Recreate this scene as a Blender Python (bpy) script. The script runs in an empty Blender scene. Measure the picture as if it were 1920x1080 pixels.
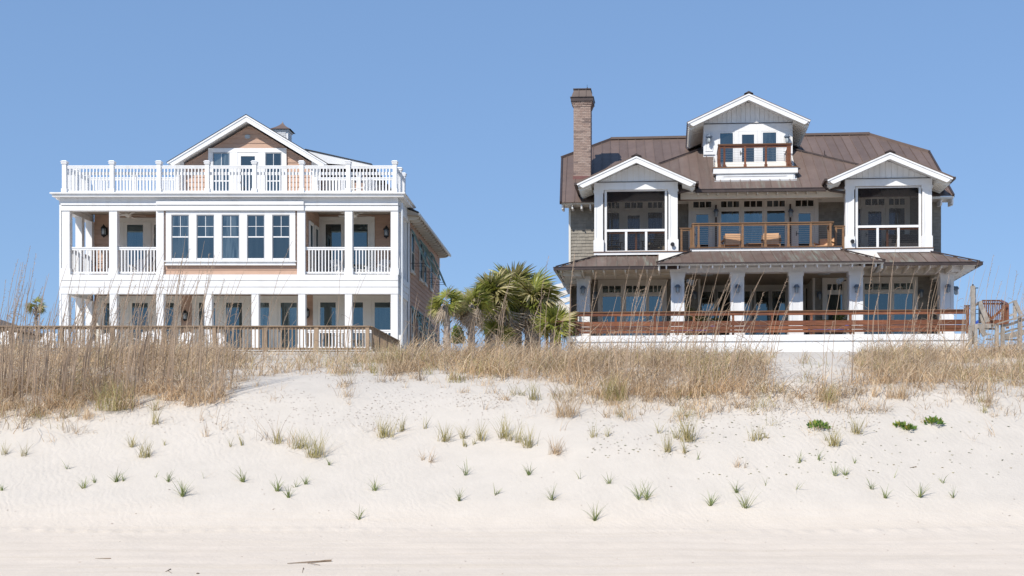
import bpy, math, random
import numpy as np
from mathutils import Matrix, Vector
random.seed(7)
rng = np.random.default_rng(11)
scene = bpy.context.scene
COL = scene.collection
R_ = math.radians

# ------------------------------------------------------------------ camera
F, PX, PY, EYE = 2250.0, 1110.0, 830.0, 1.6      # focal length and principal point in photo pixels, eye height in metres
cam = bpy.data.cameras.new('camera')
cam.sensor_width = 36.0
cam.lens = F / 1920 * 36.0
cam.shift_x = (960 - PX) / 1920
cam.shift_y = (PY - 540) / 1920
cam.clip_start = 0.1
cam.clip_end = 6000
co = bpy.data.objects.new('camera', cam)
COL.objects.link(co)
co.location = (0, 0, EYE)
co.rotation_euler = (R_(90), 0, 0)
scene.camera = co

# ------------------------------------------------------------------ light
SUN = Vector((-0.55, -0.85, 1.0)).normalized()   # towards the sun
elev = math.asin(SUN.z)
azim = math.atan2(SUN.x, SUN.y)
w = bpy.data.worlds.new('World')
scene.world = w
w.use_nodes = True
nt = w.node_tree
nt.nodes.clear()
sky = nt.nodes.new('ShaderNodeTexSky')
sky.sky_type = 'NISHITA'
sky.sun_disc = False
sky.sun_elevation = elev
sky.sun_rotation = azim % (2 * math.pi)
sky.altitude = 0
sky.air_density = 1.0
sky.dust_density = 0.0
sky.ozone_density = 3.0
bg = nt.nodes.new('ShaderNodeBackground')
bg.inputs[1].default_value = 0.15
wo = nt.nodes.new('ShaderNodeOutputWorld')
gm = nt.nodes.new('ShaderNodeGamma')
gm.inputs[1].default_value = 0.4
nt.links.new(sky.outputs[0], gm.inputs[0])
tn = nt.nodes.new('ShaderNodeMix')
tn.data_type = 'RGBA'
tn.blend_type = 'MULTIPLY'
tn.inputs[0].default_value = 1.0
tn.inputs[7].default_value = (1.13, 1.60, 2.32, 1)
nt.links.new(gm.outputs[0], tn.inputs[6])
nt.links.new(tn.outputs[2], bg.inputs[0])
nt.links.new(bg.outputs[0], wo.inputs[0])
sl = bpy.data.lights.new('sun', 'SUN')
sl.energy = 4.5
sl.angle = R_(0.5)
sl.color = (1.0, 0.94, 0.85)
so = bpy.data.objects.new('sun', sl)
COL.objects.link(so)
so.rotation_euler = SUN.to_track_quat('Z', 'Y').to_euler()
so.location = (-30, -40, 60)
scene.view_settings.view_transform = 'Standard'
scene.view_settings.look = 'None'
scene.view_settings.exposure = 0.12
scene.view_settings.gamma = 1.0
scene.view_settings.use_curve_mapping = False
scene.cycles.max_bounces = 8
scene.cycles.transparent_max_bounces = 12
scene.cycles.use_denoising = True
scene.cycles.caustics_reflective = False
scene.cycles.caustics_refractive = False

# ------------------------------------------------------------------ materials
def mat_base(name):
    m = bpy.data.materials.new(name)
    m.use_nodes = True
    n = m.node_tree.nodes
    n.clear()
    out = n.new('ShaderNodeOutputMaterial')
    p = n.new('ShaderNodeBsdfPrincipled')
    m.node_tree.links.new(p.outputs[0], out.inputs[0])
    return m, n, m.node_tree.links, p, out

def mixcol(n, l, a, b, fac, blend='MIX'):
    x = n.new('ShaderNodeMix')
    x.data_type = 'RGBA'
    x.blend_type = blend
    for sock, v in ((x.inputs[6], a), (x.inputs[7], b), (x.inputs[0], fac)):
        if hasattr(v, 'node'):
            l.new(v, sock)
        elif isinstance(v, (int, float)):
            sock.default_value = v
        else:
            sock.default_value = (*v, 1)
    return x.outputs[2]

def ramp(n, l, src, p0, p1, c0=(0, 0, 0), c1=(1, 1, 1)):
    r = n.new('ShaderNodeValToRGB')
    r.color_ramp.elements[0].position = p0
    r.color_ramp.elements[1].position = p1
    r.color_ramp.elements[0].color = (*c0, 1)
    r.color_ramp.elements[1].color = (*c1, 1)
    l.new(src, r.inputs[0])
    return r.outputs[0]

def noise(n, l, scale, detail=4, vec=None, stretch=None, rough=0.55):
    t = n.new('ShaderNodeTexNoise')
    t.inputs['Scale'].default_value = scale
    t.inputs['Detail'].default_value = detail
    t.inputs['Roughness'].default_value = rough
    if vec is None:
        g = n.new('ShaderNodeNewGeometry')
        vec = g.outputs['Position']
    if stretch:
        mp = n.new('ShaderNodeMapping')
        mp.inputs['Scale'].default_value = stretch
        l.new(vec, mp.inputs[0])
        vec = mp.outputs[0]
    l.new(vec, t.inputs['Vector'])
    return t.outputs[0]

def simple(name, col, rough=0.6, var=0.08, scale=3.0, stretch=None, bump=0.0, bscale=40, bstretch=None,
           rand=0.0, metal=0.0, dirt=None, dirt_amt=0.3, dirt_scale=1.5, dirt_stretch=None, spec=0.4, island=0.0):
    m, n, l, p, out = mat_base(name)
    dark = tuple(c * (1 - var * 2.2) for c in col)
    light = tuple(min(1, c * (1 + var)) for c in col)
    c = mixcol(n, l, dark, light, ramp(n, l, noise(n, l, scale, 5, stretch=stretch), 0.3, 0.7))
    if rand:
        oi = n.new('ShaderNodeObjectInfo')
        r = ramp(n, l, oi.outputs['Random'], 0, 1, (1 - rand,) * 3, (1 + rand * 0.6,) * 3)
        c = mixcol(n, l, c, r, 1.0, 'MULTIPLY')
    if island:
        g = n.new('ShaderNodeNewGeometry')
        r = ramp(n, l, g.outputs['Random Per Island'], 0, 1, (1 - island,) * 3, (1 + island * 0.6,) * 3)
        c = mixcol(n, l, c, r, 1.0, 'MULTIPLY')
    if dirt:
        f = ramp(n, l, noise(n, l, dirt_scale, 6, stretch=dirt_stretch), 0.5, 0.75, (0,) * 3, (dirt_amt,) * 3)
        c = mixcol(n, l, c, dirt, f)
    l.new(c, p.inputs['Base Color'])
    p.inputs['Roughness'].default_value = rough
    p.inputs['Metallic'].default_value = metal
    p.inputs['Specular IOR Level'].default_value = spec
    if bump:
        b = n.new('ShaderNodeBump')
        b.inputs['Strength'].default_value = bump
        b.inputs['Distance'].default_value = 0.01
        l.new(noise(n, l, bscale, 4, stretch=bstretch), b.inputs['Height'])
        l.new(b.outputs[0], p.inputs['Normal'])
    return m

M = {}
M['white'] = simple('white_paint', (0.80, 0.80, 0.80), 0.5, 0.02, 1.3, bump=0.15, bscale=25, dirt=(0.55, 0.50, 0.43), dirt_amt=0.26, dirt_scale=2.2, dirt_stretch=(1.5, 1.5, 0.25))
M['cream'] = simple('cream_trim', (0.74, 0.71, 0.65), 0.55, 0.03, 1.2, bump=0.15, bscale=25, dirt=(0.5, 0.46, 0.38), dirt_amt=0.15)
M['salmon'] = simple('salmon_siding', (0.52, 0.345, 0.255), 0.75, 0.05, 2.0, stretch=(0.4, 0.4, 3), bump=0.3, bscale=60, bstretch=(0.2, 0.2, 1), rand=0.09, dirt=(0.36, 0.22, 0.17), dirt_amt=0.2)
M['roof_dark'] = simple('charcoal_roofing', (0.05, 0.05, 0.055), 0.8, 0.1, 20, bump=0.5, bscale=80)
M['shingle'] = simple('grey_shingle', (0.30, 0.275, 0.235), 0.85, 0.05, 4, bump=0.3, bscale=60, bstretch=(1, 1, 0.15), island=0.12)
M['beige'] = simple('beige_ceiling', (0.42, 0.36, 0.29), 0.7, 0.04, 2)
M['charcoal'] = simple('charcoal_metal', (0.035, 0.035, 0.04), 0.45, 0.08, 5, metal=0.3)
M['gutter'] = simple('bronze_gutter', (0.075, 0.055, 0.05), 0.45, 0.12, 4, metal=0.3)
M['ipe'] = simple('red_hardwood', (0.215, 0.082, 0.038), 0.36, 0.2, 6, stretch=(0.4, 4, 4), bump=0.3, bscale=30, bstretch=(0.1, 1, 1), rand=0.36, dirt=(0.11, 0.035, 0.02), dirt_amt=0.5, dirt_scale=2.5, dirt_stretch=(0.4, 1, 2))
M['teak'] = simple('golden_hardwood', (0.25, 0.14, 0.07), 0.45, 0.12, 6, stretch=(0.4, 4, 4), rand=0.15, dirt=(0.2, 0.09, 0.035), dirt_amt=0.4)
M['capwood'] = simple('dark_cap_wood', (0.17, 0.085, 0.04), 0.5, 0.1, 5, stretch=(0.3, 3, 3))
M['tanwood'] = simple('tan_deck_wood', (0.33, 0.235, 0.155), 0.8, 0.12, 5, stretch=(1, 1, 0.4), bump=0.3, bscale=40, rand=0.2, dirt=(0.2, 0.15, 0.11), dirt_amt=0.5)
M['greywood'] = simple('weathered_grey_wood', (0.36, 0.325, 0.285), 0.85, 0.14, 7, bump=0.5, bscale=50, rand=0.22, dirt=(0.2, 0.18, 0.16), dirt_amt=0.5, dirt_scale=4)
M['teal'] = simple('teal_shutter_paint', (0.20, 0.33, 0.30), 0.55, 0.06, 3, rand=0.1)
M['pipe'] = simple('pale_blue_downspout', (0.62, 0.66, 0.70), 0.4, 0.03, 2)
M['black'] = simple('black_paint', (0.022, 0.022, 0.024), 0.45, 0.1, 6)
M['steel'] = simple('steel_cable', (0.45, 0.45, 0.46), 0.35, 0.03, 5, metal=0.8)
M['lampglass'] = simple('frosted_lamp_glass', (0.42, 0.46, 0.48), 0.5, 0.04, 9)
M['greenframe'] = simple('window_sash_grey', (0.33, 0.345, 0.37), 0.45, 0.04, 5)
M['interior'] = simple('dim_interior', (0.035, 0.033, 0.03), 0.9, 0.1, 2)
M['blue'] = simple('blue_cushion', (0.03, 0.09, 0.45), 0.7, 0.08, 8)
M['tanfab'] = simple('tan_upholstery', (0.34, 0.28, 0.2), 0.9, 0.06, 10)
M['chairwood'] = simple('pale_chair_teak', (0.66, 0.40, 0.23), 0.6, 0.06, 8, stretch=(1, 1, 5), rand=0.1)
M['mortar'] = simple('mortar', (0.50, 0.45, 0.40), 0.9, 0.1, 30)
M['flash'] = simple('copper_flashing', (0.19, 0.085, 0.075), 0.5, 0.1, 5, metal=0.2)
M['trunk'] = simple('palm_trunk', (0.40, 0.33, 0.28), 0.95, 0.25, 9, stretch=(1, 1, 2), bump=0.8, bscale=25, island=0.4)
M['stonem'] = simple('dark_pebble', (0.16, 0.12, 0.09), 0.8, 0.15, 20)
M['driftm'] = simple('driftwood', (0.27, 0.20, 0.14), 0.9, 0.2, 30, stretch=(0.3, 3, 3), bump=0.5, bscale=60)
M['cover'] = simple('charcoal_cover', (0.07, 0.065, 0.07), 0.7, 0.1, 6)
M['terracotta'] = simple('brown_pot', (0.12, 0.09, 0.07), 0.7, 0.1, 8)
M['farroof'] = simple('brown_shingle_roof', (0.17, 0.13, 0.10), 0.9, 0.15, 20)

def copper():
    m, n, l, p, out = mat_base('copper_standing_seam')
    base = mixcol(n, l, (0.138, 0.096, 0.079), (0.180, 0.128, 0.105), ramp(n, l, noise(n, l, 1.4, 6, rough=0.65), 0.3, 0.72))
    oi = n.new('ShaderNodeObjectInfo')
    r = ramp(n, l, oi.outputs['Random'], 0, 1, (0.86,) * 3, (1.1,) * 3)
    base = mixcol(n, l, base, r, 1.0, 'MULTIPLY')
    # pale droppings and specks
    sp = ramp(n, l, noise(n, l, 17, 2), 0.70, 0.76)
    base = mixcol(n, l, base, (0.33, 0.27, 0.23), sp)
    g = n.new('ShaderNodeAttribute')
    g.attribute_type = 'OBJECT'
    g.attribute_name = 'patina'
    streak = ramp(n, l, noise(n, l, 1.5, 5, stretch=(5.5, 0.6, 0.6)), 0.46, 0.74)
    mul = n.new('ShaderNodeMath')
    mul.operation = 'MULTIPLY'
    l.new(streak, mul.inputs[0])
    l.new(g.outputs['Fac'], mul.inputs[1])
    base = mixcol(n, l, base, (0.24, 0.275, 0.235), mul.outputs[0])
    l.new(base, p.inputs['Base Color'])
    p.inputs['Roughness'].default_value = 0.55
    p.inputs['Metallic'].default_value = 0.15
    b = n.new('ShaderNodeBump')
    b.inputs['Strength'].default_value = 0.25
    b.inputs['Distance'].default_value = 0.02
    l.new(noise(n, l, 3.5, 3), b.inputs['Height'])
    l.new(b.outputs[0], p.inputs['Normal'])
    return m
M['copper'] = copper()

def brickm():
    m, n, l, p, out = mat_base('brick_mixed')
    g = n.new('ShaderNodeNewGeometry')
    r = n.new('ShaderNodeValToRGB')
    cr = r.color_ramp
    cr.elements[0].position = 0
    cr.elements[0].color = (0.19, 0.14, 0.125, 1)
    cr.elements[1].position = 1
    cr.elements[1].color = (0.38, 0.29, 0.245, 1)
    for pos, c in ((0.10, (0.24, 0.175, 0.15, 1)), (0.14, (0.30, 0.215, 0.18, 1)), (0.55, (0.35, 0.25, 0.205, 1)), (0.8, (0.38, 0.285, 0.24, 1))):
        e = cr.elements.new(pos)
        e.color = c
    l.new(g.outputs['Random Per Island'], r.inputs[0])
    c = mixcol(n, l, r.outputs[0], (0.5, 0.42, 0.36), ramp(n, l, noise(n, l, 40, 3), 0.62, 0.8, (0,) * 3, (0.5,) * 3))
    l.new(c, p.inputs['Base Color'])
    p.inputs['Roughness'].default_value = 0.9
    return m
M['brick'] = brickm()

def glassm(name, tint, fac, base=(0.012, 0.016, 0.018), rough=0.015):
    m, n, l, p, out = mat_base(name)
    oi = n.new('ShaderNodeObjectInfo')
    bc = mixcol(n, l, base, tuple(c * 6 + .03 for c in base), ramp(n, l, oi.outputs['Random'], .45, 1))
    bc = mixcol(n, l, bc, tuple(c * .5 for c in base), ramp(n, l, noise(n, l, 2.2, 2, stretch=(3, 3, .25)), .45, .6))
    l.new(bc, p.inputs['Base Color'])
    p.inputs['Roughness'].default_value = 0.6
    p.inputs['Specular IOR Level'].default_value = 0.1
    gl = n.new('ShaderNodeBsdfGlossy')
    gl.inputs['Color'].default_value = (*tint, 1)
    gl.inputs['Roughness'].default_value = rough
    b = n.new('ShaderNodeBump')
    b.inputs['Strength'].default_value = 0.06
    b.inputs['Distance'].default_value = 0.02
    l.new(noise(n, l, 1.2, 2), b.inputs['Height'])
    l.new(b.outputs[0], gl.inputs['Normal'])
    mx = n.new('ShaderNodeMixShader')
    l.new(ramp(n, l, oi.outputs['Random'], 0, 1, (fac * .82,) * 3, (fac * 1.15,) * 3), mx.inputs[0])
    l.new(p.outputs[0], mx.inputs[1])
    l.new(gl.outputs[0], mx.inputs[2])
    l.new(mx.outputs[0], out.inputs[0])
    return m
M['glass'] = glassm('window_glass', (0.66, 0.86, 0.90), 0.185)
M['glass_dark'] = glassm('screened_window_glass', (0.6, 0.8, 1.0), 0.10, (0.02, 0.027, 0.034))

def screenm():
    m, n, l, p, out = mat_base('insect_screen')
    p.inputs['Base Color'].default_value = (0.022, 0.022, 0.024, 1)
    p.inputs['Roughness'].default_value = 0.8
    t = n.new('ShaderNodeBsdfTransparent')
    mx = n.new('ShaderNodeMixShader')
    mx.inputs[0].default_value = 0.22
    l.new(t.outputs[0], mx.inputs[1])
    l.new(p.outputs[0], mx.inputs[2])
    l.new(mx.outputs[0], out.inputs[0])
    return m
M['screen'] = screenm()

def leafm(name, cols, rough=0.6, trans=0.25, scale=2.0):
    """blade material: colour picked per blade (mesh island), a little light passing through"""
    m, n, l, p, out = mat_base(name)
    g = n.new('ShaderNodeNewGeometry')
    r = n.new('ShaderNodeValToRGB')
    cr = r.color_ramp
    cr.elements[0].position = 0
    cr.elements[0].color = (*cols[0], 1)
    cr.elements[1].position = 1
    cr.elements[1].color = (*cols[-1], 1)
    for i, c in enumerate(cols[1:-1]):
        e = cr.elements.new((i + 1) / (len(cols) - 1))
        e.color = (*c, 1)
    l.new(g.outputs['Random Per Island'], r.inputs[0])
    v = ramp(n, l, noise(n, l, scale, 3), 0.3, 0.7, (0.78,) * 3, (1.15,) * 3)
    c = mixcol(n, l, r.outputs[0], v, 1.0, 'MULTIPLY')
    l.new(c, p.inputs['Base Color'])
    p.inputs['Roughness'].default_value = rough
    p.inputs['Specular IOR Level'].default_value = 0.25
    tr = n.new('ShaderNodeBsdfTranslucent')
    l.new(c, tr.inputs[0])
    mx = n.new('ShaderNodeMixShader')
    mx.inputs[0].default_value = trans
    l.new(p.outputs[0], mx.inputs[1])
    l.new(tr.outputs[0], mx.inputs[2])
    l.new(mx.outputs[0], out.inputs[0])
    return m
M['straw'] = leafm('dry_grass', [(0.24, 0.155, 0.09), (0.64, 0.45, 0.27), (0.76, 0.58, 0.37), (0.82, 0.68, 0.49), (0.40, 0.30, 0.21)], scale=0.7, trans=0.35)
M['stalk'] = leafm('dry_stalk', [(0.16, 0.115, 0.085), (0.34, 0.25, 0.18), (0.52, 0.39, 0.28), (0.25, 0.2, 0.165)], trans=0.1)
M['thatch'] = leafm('grass_thatch', [(0.16, 0.11, 0.07), (0.38, 0.27, 0.17), (0.58, 0.45, 0.30), (0.26, 0.2, 0.14)], trans=0.1)
M['olive'] = leafm('yellow_green_grass', [(0.24, 0.21, 0.07), (0.42, 0.37, 0.15), (0.56, 0.47, 0.24), (0.28, 0.28, 0.11)])
M['green'] = leafm('fresh_grass', [(0.13, 0.18, 0.055), (0.23, 0.29, 0.095), (0.38, 0.40, 0.17), (0.17, 0.235, 0.09)])
M['bush'] = leafm('green_leaf', [(0.06, 0.14, 0.03), (0.13, 0.24, 0.045), (0.22, 0.33, 0.07), (0.42, 0.34, 0.06)])
M['lampblue'] = simple('blue_grey_lamp_metal', (0.13, 0.165, 0.22), 0.45, 0.06, 6)
M['frond'] = leafm('palm_frond', [(0.10, 0.135, 0.03), (0.21, 0.24, 0.05), (0.36, 0.36, 0.08), (0.27, 0.27, 0.07)], rough=0.35, trans=0.35)
M['frond_pale'] = leafm('palm_frond_worn', [(0.38, 0.34, 0.12), (0.55, 0.47, 0.24), (0.28, 0.28, 0.09), (0.68, 0.58, 0.42)], rough=0.5, trans=0.35)
M['frond_dead'] = leafm('palm_frond_dead', [(0.26, 0.20, 0.14), (0.48, 0.38, 0.28), (0.62, 0.53, 0.42), (0.34, 0.28, 0.23)])
M['litter'] = leafm('leaf_litter', [(0.27, 0.18, 0.15), (0.40, 0.28, 0.22), (0.50, 0.37, 0.27), (0.32, 0.22, 0.18)], trans=0.05)
M['greenlitter'] = leafm('pennywort_leaf', [(0.13, 0.17, 0.03), (0.25, 0.27, 0.06), (0.45, 0.33, 0.05)], trans=0.1)

def sandm():
    m, n, l, p, out = mat_base('white_sand')
    g = n.new('ShaderNodeNewGeometry')
    sx = n.new('ShaderNodeSeparateXYZ')
    l.new(g.outputs['Position'], sx.inputs[0])
    # paler, warmer beach sand colour low down; darker dune sand colour above
    hf = n.new('ShaderNodeMapRange')
    hf.inputs[1].default_value = 0.12
    hf.inputs[2].default_value = 0.75
    l.new(sx.outputs[2], hf.inputs[0])
    band = mixcol(n, l, (0.66, 0.578, 0.487), (0.558, 0.51, 0.450), hf.outputs[0])
    fine = ramp(n, l, noise(n, l, 2.2, 8, rough=0.7), 0.35, 0.7, (0.95,) * 3, (1.03,) * 3)
    c = mixcol(n, l, band, fine, 1.0, 'MULTIPLY')
    grain = ramp(n, l, noise(n, l, 90, 3, rough=0.8), 0.3, 0.75, (0.94,) * 3, (1.05,) * 3)
    c = mixcol(n, l, c, grain, 1.0, 'MULTIPLY')
    streaks = ramp(n, l, noise(n, l, 1.2, 6, stretch=(0.10, 5, 5), rough=0.65), 0.48, 0.68, (0,) * 3, (0.6,) * 3)
    low = n.new('ShaderNodeMath')
    low.operation = 'SUBTRACT'
    low.inputs[0].default_value = 1.0
    l.new(hf.outputs[0], low.inputs[1])
    mu = n.new('ShaderNodeMath')
    mu.operation = 'MULTIPLY'
    l.new(streaks, mu.inputs[0])
    l.new(low.outputs[0], mu.inputs[1])
    c = mixcol(n, l, c, (0.57, 0.49, 0.39), mu.outputs[0])
    l.new(c, p.inputs['Base Color'])
    p.inputs['Roughness'].default_value = 0.95
    p.inputs['Specular IOR Level'].default_value = 0.15
    # wind ripples
    wv = n.new('ShaderNodeTexWave')
    wv.wave_type = 'BANDS'
    wv.bands_direction = 'X'
    wv.wave_profile = 'SIN'
    wv.inputs['Scale'].default_value = 2.6
    wv.inputs['Distortion'].default_value = 12
    wv.inputs['Detail'].default_value = 3
    wv.inputs['Detail Scale'].default_value = 1.1
    mp = n.new('ShaderNodeMapping')
    mp.inputs['Rotation'].default_value = (0, 0, R_(-28))
    l.new(g.outputs['Position'], mp.inputs[0])
    l.new(mp.outputs[0], wv.inputs['Vector'])
    amt0 = ramp(n, l, noise(n, l, 0.45, 3), 0.38, 0.62, (0.12,) * 3, (1,) * 3)
    amt = mixcol(n, l, (0.12, 0.12, 0.12), amt0, hf.outputs[0])
    rm = n.new('ShaderNodeMath')
    rm.operation = 'MULTIPLY'
    l.new(wv.outputs['Fac'], rm.inputs[0])
    l.new(amt, rm.inputs[1])
    b1 = n.new('ShaderNodeBump')
    b1.inputs['Strength'].default_value = 0.27
    b1.inputs['Distance'].default_value = 0.012
    l.new(rm.outputs[0], b1.inputs['Height'])
    b2 = n.new('ShaderNodeBump')
    b2.inputs['Strength'].default_value = 0.5
    b2.inputs['Distance'].default_value = 0.02
    l.new(noise(n, l, 14, 6, rough=0.7), b2.inputs['Height'])
    l.new(b1.outputs[0], b2.inputs['Normal'])
    l.new(b2.outputs[0], p.inputs['Normal'])
    return m
M['sand'] = sandm()

def seam():
    m, n, l, p, out = mat_base('sea_water')
    p.inputs['Base Color'].default_value = (0.02, 0.07, 0.09, 1)
    p.inputs['Roughness'].default_value = 0.12
    b = n.new('ShaderNodeBump')
    b.inputs['Strength'].default_value = 0.6
    b.inputs['Distance'].default_value = 0.3
    l.new(noise(n, l, 0.4, 5, stretch=(1, 2.5, 1)), b.inputs['Height'])
    l.new(b.outputs[0], p.inputs['Normal'])
    return m
M['sea'] = seam()

# ------------------------------------------------------------------ building helpers
ABS = {}

def tag(o, label=None, cat=None, group=None, kind=None):
    if label: o['label'] = label
    if cat: o['category'] = cat
    if group: o['group'] = group
    if kind: o['kind'] = kind
    return o

def place(o, parent, absloc):
    COL.objects.link(o)
    absloc = Vector(absloc)
    ABS[o.name] = absloc
    if parent is not None:
        o.parent = parent
        o.location = absloc - ABS[parent.name]
    else:
        o.location = absloc
    return o

def thing(name, label, cat, loc=(0, 0, 0), rz=0.0, group=None, local0=(0, 0, 0)):
    """Empty at the thing's base. local0: the coordinate its children's numbers give to that base"""
    o = bpy.data.objects.new(name, None)
    COL.objects.link(o)
    o.location = loc
    o.rotation_euler = (0, 0, rz)
    o.empty_display_size = 0.3
    ABS[o.name] = Vector(local0)
    return tag(o, label, cat, group)

class MB:
    def __init__(s, T=None):
        s.v = []; s.f = []; s.T = T
    def pts(s, P):
        i = len(s.v)
        if s.T is not None:
            P = [tuple(s.T @ Vector(p)) for p in P]
        s.v += [tuple(p) for p in P]
        return i
    def box(s, x0, x1, y0, y1, z0, z1):
        i = s.pts([(x0, y0, z0), (x1, y0, z0), (x1, y1, z0), (x0, y1, z0), (x0, y0, z1), (x1, y0, z1), (x1, y1, z1), (x0, y1, z1)])
        s.f += [(i, i+3, i+2, i+1), (i+4, i+5, i+6, i+7), (i, i+1, i+5, i+4), (i+1, i+2, i+6, i+5), (i+2, i+3, i+7, i+6), (i+3, i, i+4, i+7)]
        return s
    def prism(s, poly, ext):
        """poly: 3D points; ext: vector"""
        n = len(poly)
        i = s.pts(list(poly) + [tuple(Vector(p) + Vector(ext)) for p in poly])
        s.f.append(tuple(range(i, i + n)))
        s.f.append(tuple(range(i + 2 * n - 1, i + n - 1, -1)))
        for k in range(n):
            k2 = (k + 1) % n
            s.f.append((i + k, i + n + k, i + n + k2, i + k2))
        return s
    def beam(s, p0, p1, wx, wz, up=(0, 0, 1)):
        p0, p1 = Vector(p0), Vector(p1)
        d = (p1 - p0).normalized()
        sd = d.cross(Vector(up))
        if sd.length < 1e-4:
            sd = d.cross(Vector((0, 1, 0)))
        sd.normalize()
        u = sd.cross(d).normalized()
        P = []
        for p in (p0, p1):
            for a, b in ((-1, -1), (1, -1), (1, 1), (-1, 1)):
                P.append(tuple(p + sd * (a * wx / 2) + u * (b * wz / 2)))
        i = s.pts(P)
        s.f += [(i, i+3, i+2, i+1), (i+4, i+5, i+6, i+7), (i, i+1, i+5, i+4), (i+1, i+2, i+6, i+5), (i+2, i+3, i+7, i+6), (i+3, i, i+4, i+7)]
        return s
    def tube(s, path, rad, n=6):
        path = [Vector(p) for p in path]
        if not hasattr(rad, '__len__'):
            rad = [rad] * len(path)
        i0 = None
        for k, p in enumerate(path):
            d = (path[min(k + 1, len(path) - 1)] - path[max(k - 1, 0)]).normalized()
            a = d.cross(Vector((0, 0, 1)))
            if a.length < 1e-3: a = d.cross(Vector((0, 1, 0)))
            a.normalize()
            b = a.cross(d)
            i = s.pts([tuple(p + (a * math.cos(t) + b * math.sin(t)) * rad[k]) for t in [2 * math.pi * j / n for j in range(n)]])
            if i0 is not None:
                for j in range(n):
                    s.f.append((i0 + j, i0 + (j + 1) % n, i + (j + 1) % n, i + j))
            else:
                s.f.append(tuple(range(i + n - 1, i - 1, -1)))
            i0 = i
        s.f.append(tuple(range(i0, i0 + n)))
        return s
    def lathe(s, c, prof, n=12):
        """prof: list of (r, z)"""
        i0 = None
        for r, z in prof:
            i = s.pts([(c[0] + r * math.cos(2 * math.pi * j / n), c[1] + r * math.sin(2 * math.pi * j / n), c[2] + z) for j in range(n)])
            if i0 is not None:
                for j in range(n):
                    s.f.append((i0 + j, i0 + (j + 1) % n, i + (j + 1) % n, i + j))
            i0 = i
        return s
    def build(s, name, mat, parent=None, origin=None, smooth=False):
        me = bpy.data.meshes.new(name)
        if origin is None:
            origin = ABS[parent.name] if parent is not None else (0, 0, 0)
        ox, oy, oz = origin
        me.from_pydata([(x - ox, y - oy, z - oz) for x, y, z in s.v], [], s.f)
        me.materials.append(M[mat] if isinstance(mat, str) else mat)
        if smooth:
            me.polygons.foreach_set('use_smooth', [True] * len(me.polygons))
        me.update()
        o = bpy.data.objects.new(name, me)
        return place(o, parent, origin)

BOXES = {}
def bx(name, mat, parent, x0, x1, y0, y1, z0, z1):
    dims = (round(x1 - x0, 4), round(y1 - y0, 4), round(z1 - z0, 4))
    key = (dims, mat)
    if key not in BOXES:
        b = MB().box(0, dims[0], 0, dims[1], 0, dims[2])
        me = bpy.data.meshes.new(name)
        me.from_pydata(b.v, [], b.f)
        me.materials.append(M[mat])
        BOXES[key] = me
    return place(bpy.data.objects.new(name, BOXES[key]), parent, (x0, y0, z0))

class Frame:
    """local frame of a house: a along the facade, d into the depth, z up (world height)"""
    def __init__(s, X0, Y0, th):
        s.X0, s.Y0, s.c, s.s, s.th = X0, Y0, math.cos(th), math.sin(th), th
    def at(s, px, py, d):
        u = (px - PX) / F
        a = (u * (s.Y0 + d * s.c) - s.X0 - d * s.s) / (s.c + u * s.s)
        Y = s.Y0 - a * s.s + d * s.c
        return Vector((a, d, EYE + (PY - py) / F * Y))
    def a(s, px, d=0.0): return s.at(px, 0, d).x
    def z(s, py, d=0.0, px=None):
        if px is None: return EYE + (PY - py) / F * (s.Y0 + d * s.c)
        return s.at(px, py, d).z
    def hit(s, px, py, d0, z0, k):
        def f(d):
            p = s.at(px, py, d)
            return p.z - (z0 + k * (d - d0))
        f0, f1 = f(0), f(10)
        d = -f0 * 10 / (f1 - f0)
        return s.at(px, py, d)
    def world(s, a, d, z=0.0):
        return Vector((s.X0 + a * s.c + d * s.s, s.Y0 - a * s.s + d * s.c, z))

def wallT(a, b, rot):
    return Matrix.Translation((a, b, 0)) @ Matrix.Rotation(rot, 4, 'Z')

def siding(parent, T, u0, u1, z0, z1, pitch, mat='salmon', name='siding_board', ext=None):
    """lapped boards, one object each; ext(z)->(u0,u1) clips them to a gable"""
    z = z0
    while z < z1 - 0.01:
        zt = min(z + pitch, z1)
        a0, a1 = (u0, u1) if ext is None else ext(z)
        b0, b1 = (u0, u1) if ext is None else ext(zt)
        if a1 - a0 > 0.02:
            if b1 < b0: b0 = b1 = (b0 + b1) / 2
            m = MB(T)
            i = m.pts([(a0, 0, z), (a1, 0, z), (b1, 0, zt), (b0, 0, zt), (a0, -0.03, z), (a1, -0.03, z), (b1, -0.008, zt), (b0, -0.008, zt)])
            m.f += [(i, i+1, i+2, i+3), (i+4, i+7, i+6, i+5), (i, i+4, i+5, i+1), (i+1, i+5, i+6, i+2), (i+2, i+6, i+7, i+3), (i+3, i+7, i+4, i)]
            m.build(name, mat, parent)
        z = zt

def shingles(parent, T, u0, u1, z0, z1, course=0.145, mat='shingle', name='shingle_cladding', seed=1):
    r = random.Random(seed)
    m = MB(T)
    z = z0
    while z < z1 - 0.02:
        zt = min(z + course, z1)
        u = u0
        while u < u1 - 0.01:
            wv = min(r.uniform(0.11, 0.24), u1 - u)
            dz = r.uniform(-0.006, 0.006)
            pr = r.uniform(0.022, 0.034)
            i = m.pts([(u + .002, 0, z + dz), (u + wv - .002, 0, z + dz), (u + wv - .002, 0, zt), (u + .002, 0, zt),
                       (u + .002, -pr, z + dz), (u + wv - .002, -pr, z + dz), (u + wv - .002, -0.006, zt), (u + .002, -0.006, zt)])
            m.f += [(i+4, i+7, i+6, i+5), (i, i+4, i+5, i+1), (i+1, i+5, i+6, i+2), (i+3, i+7, i+4, i)]
            u += wv
        z = zt
    o = m.build(name, mat, parent)
    return tag(o, kind='stuff')

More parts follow.
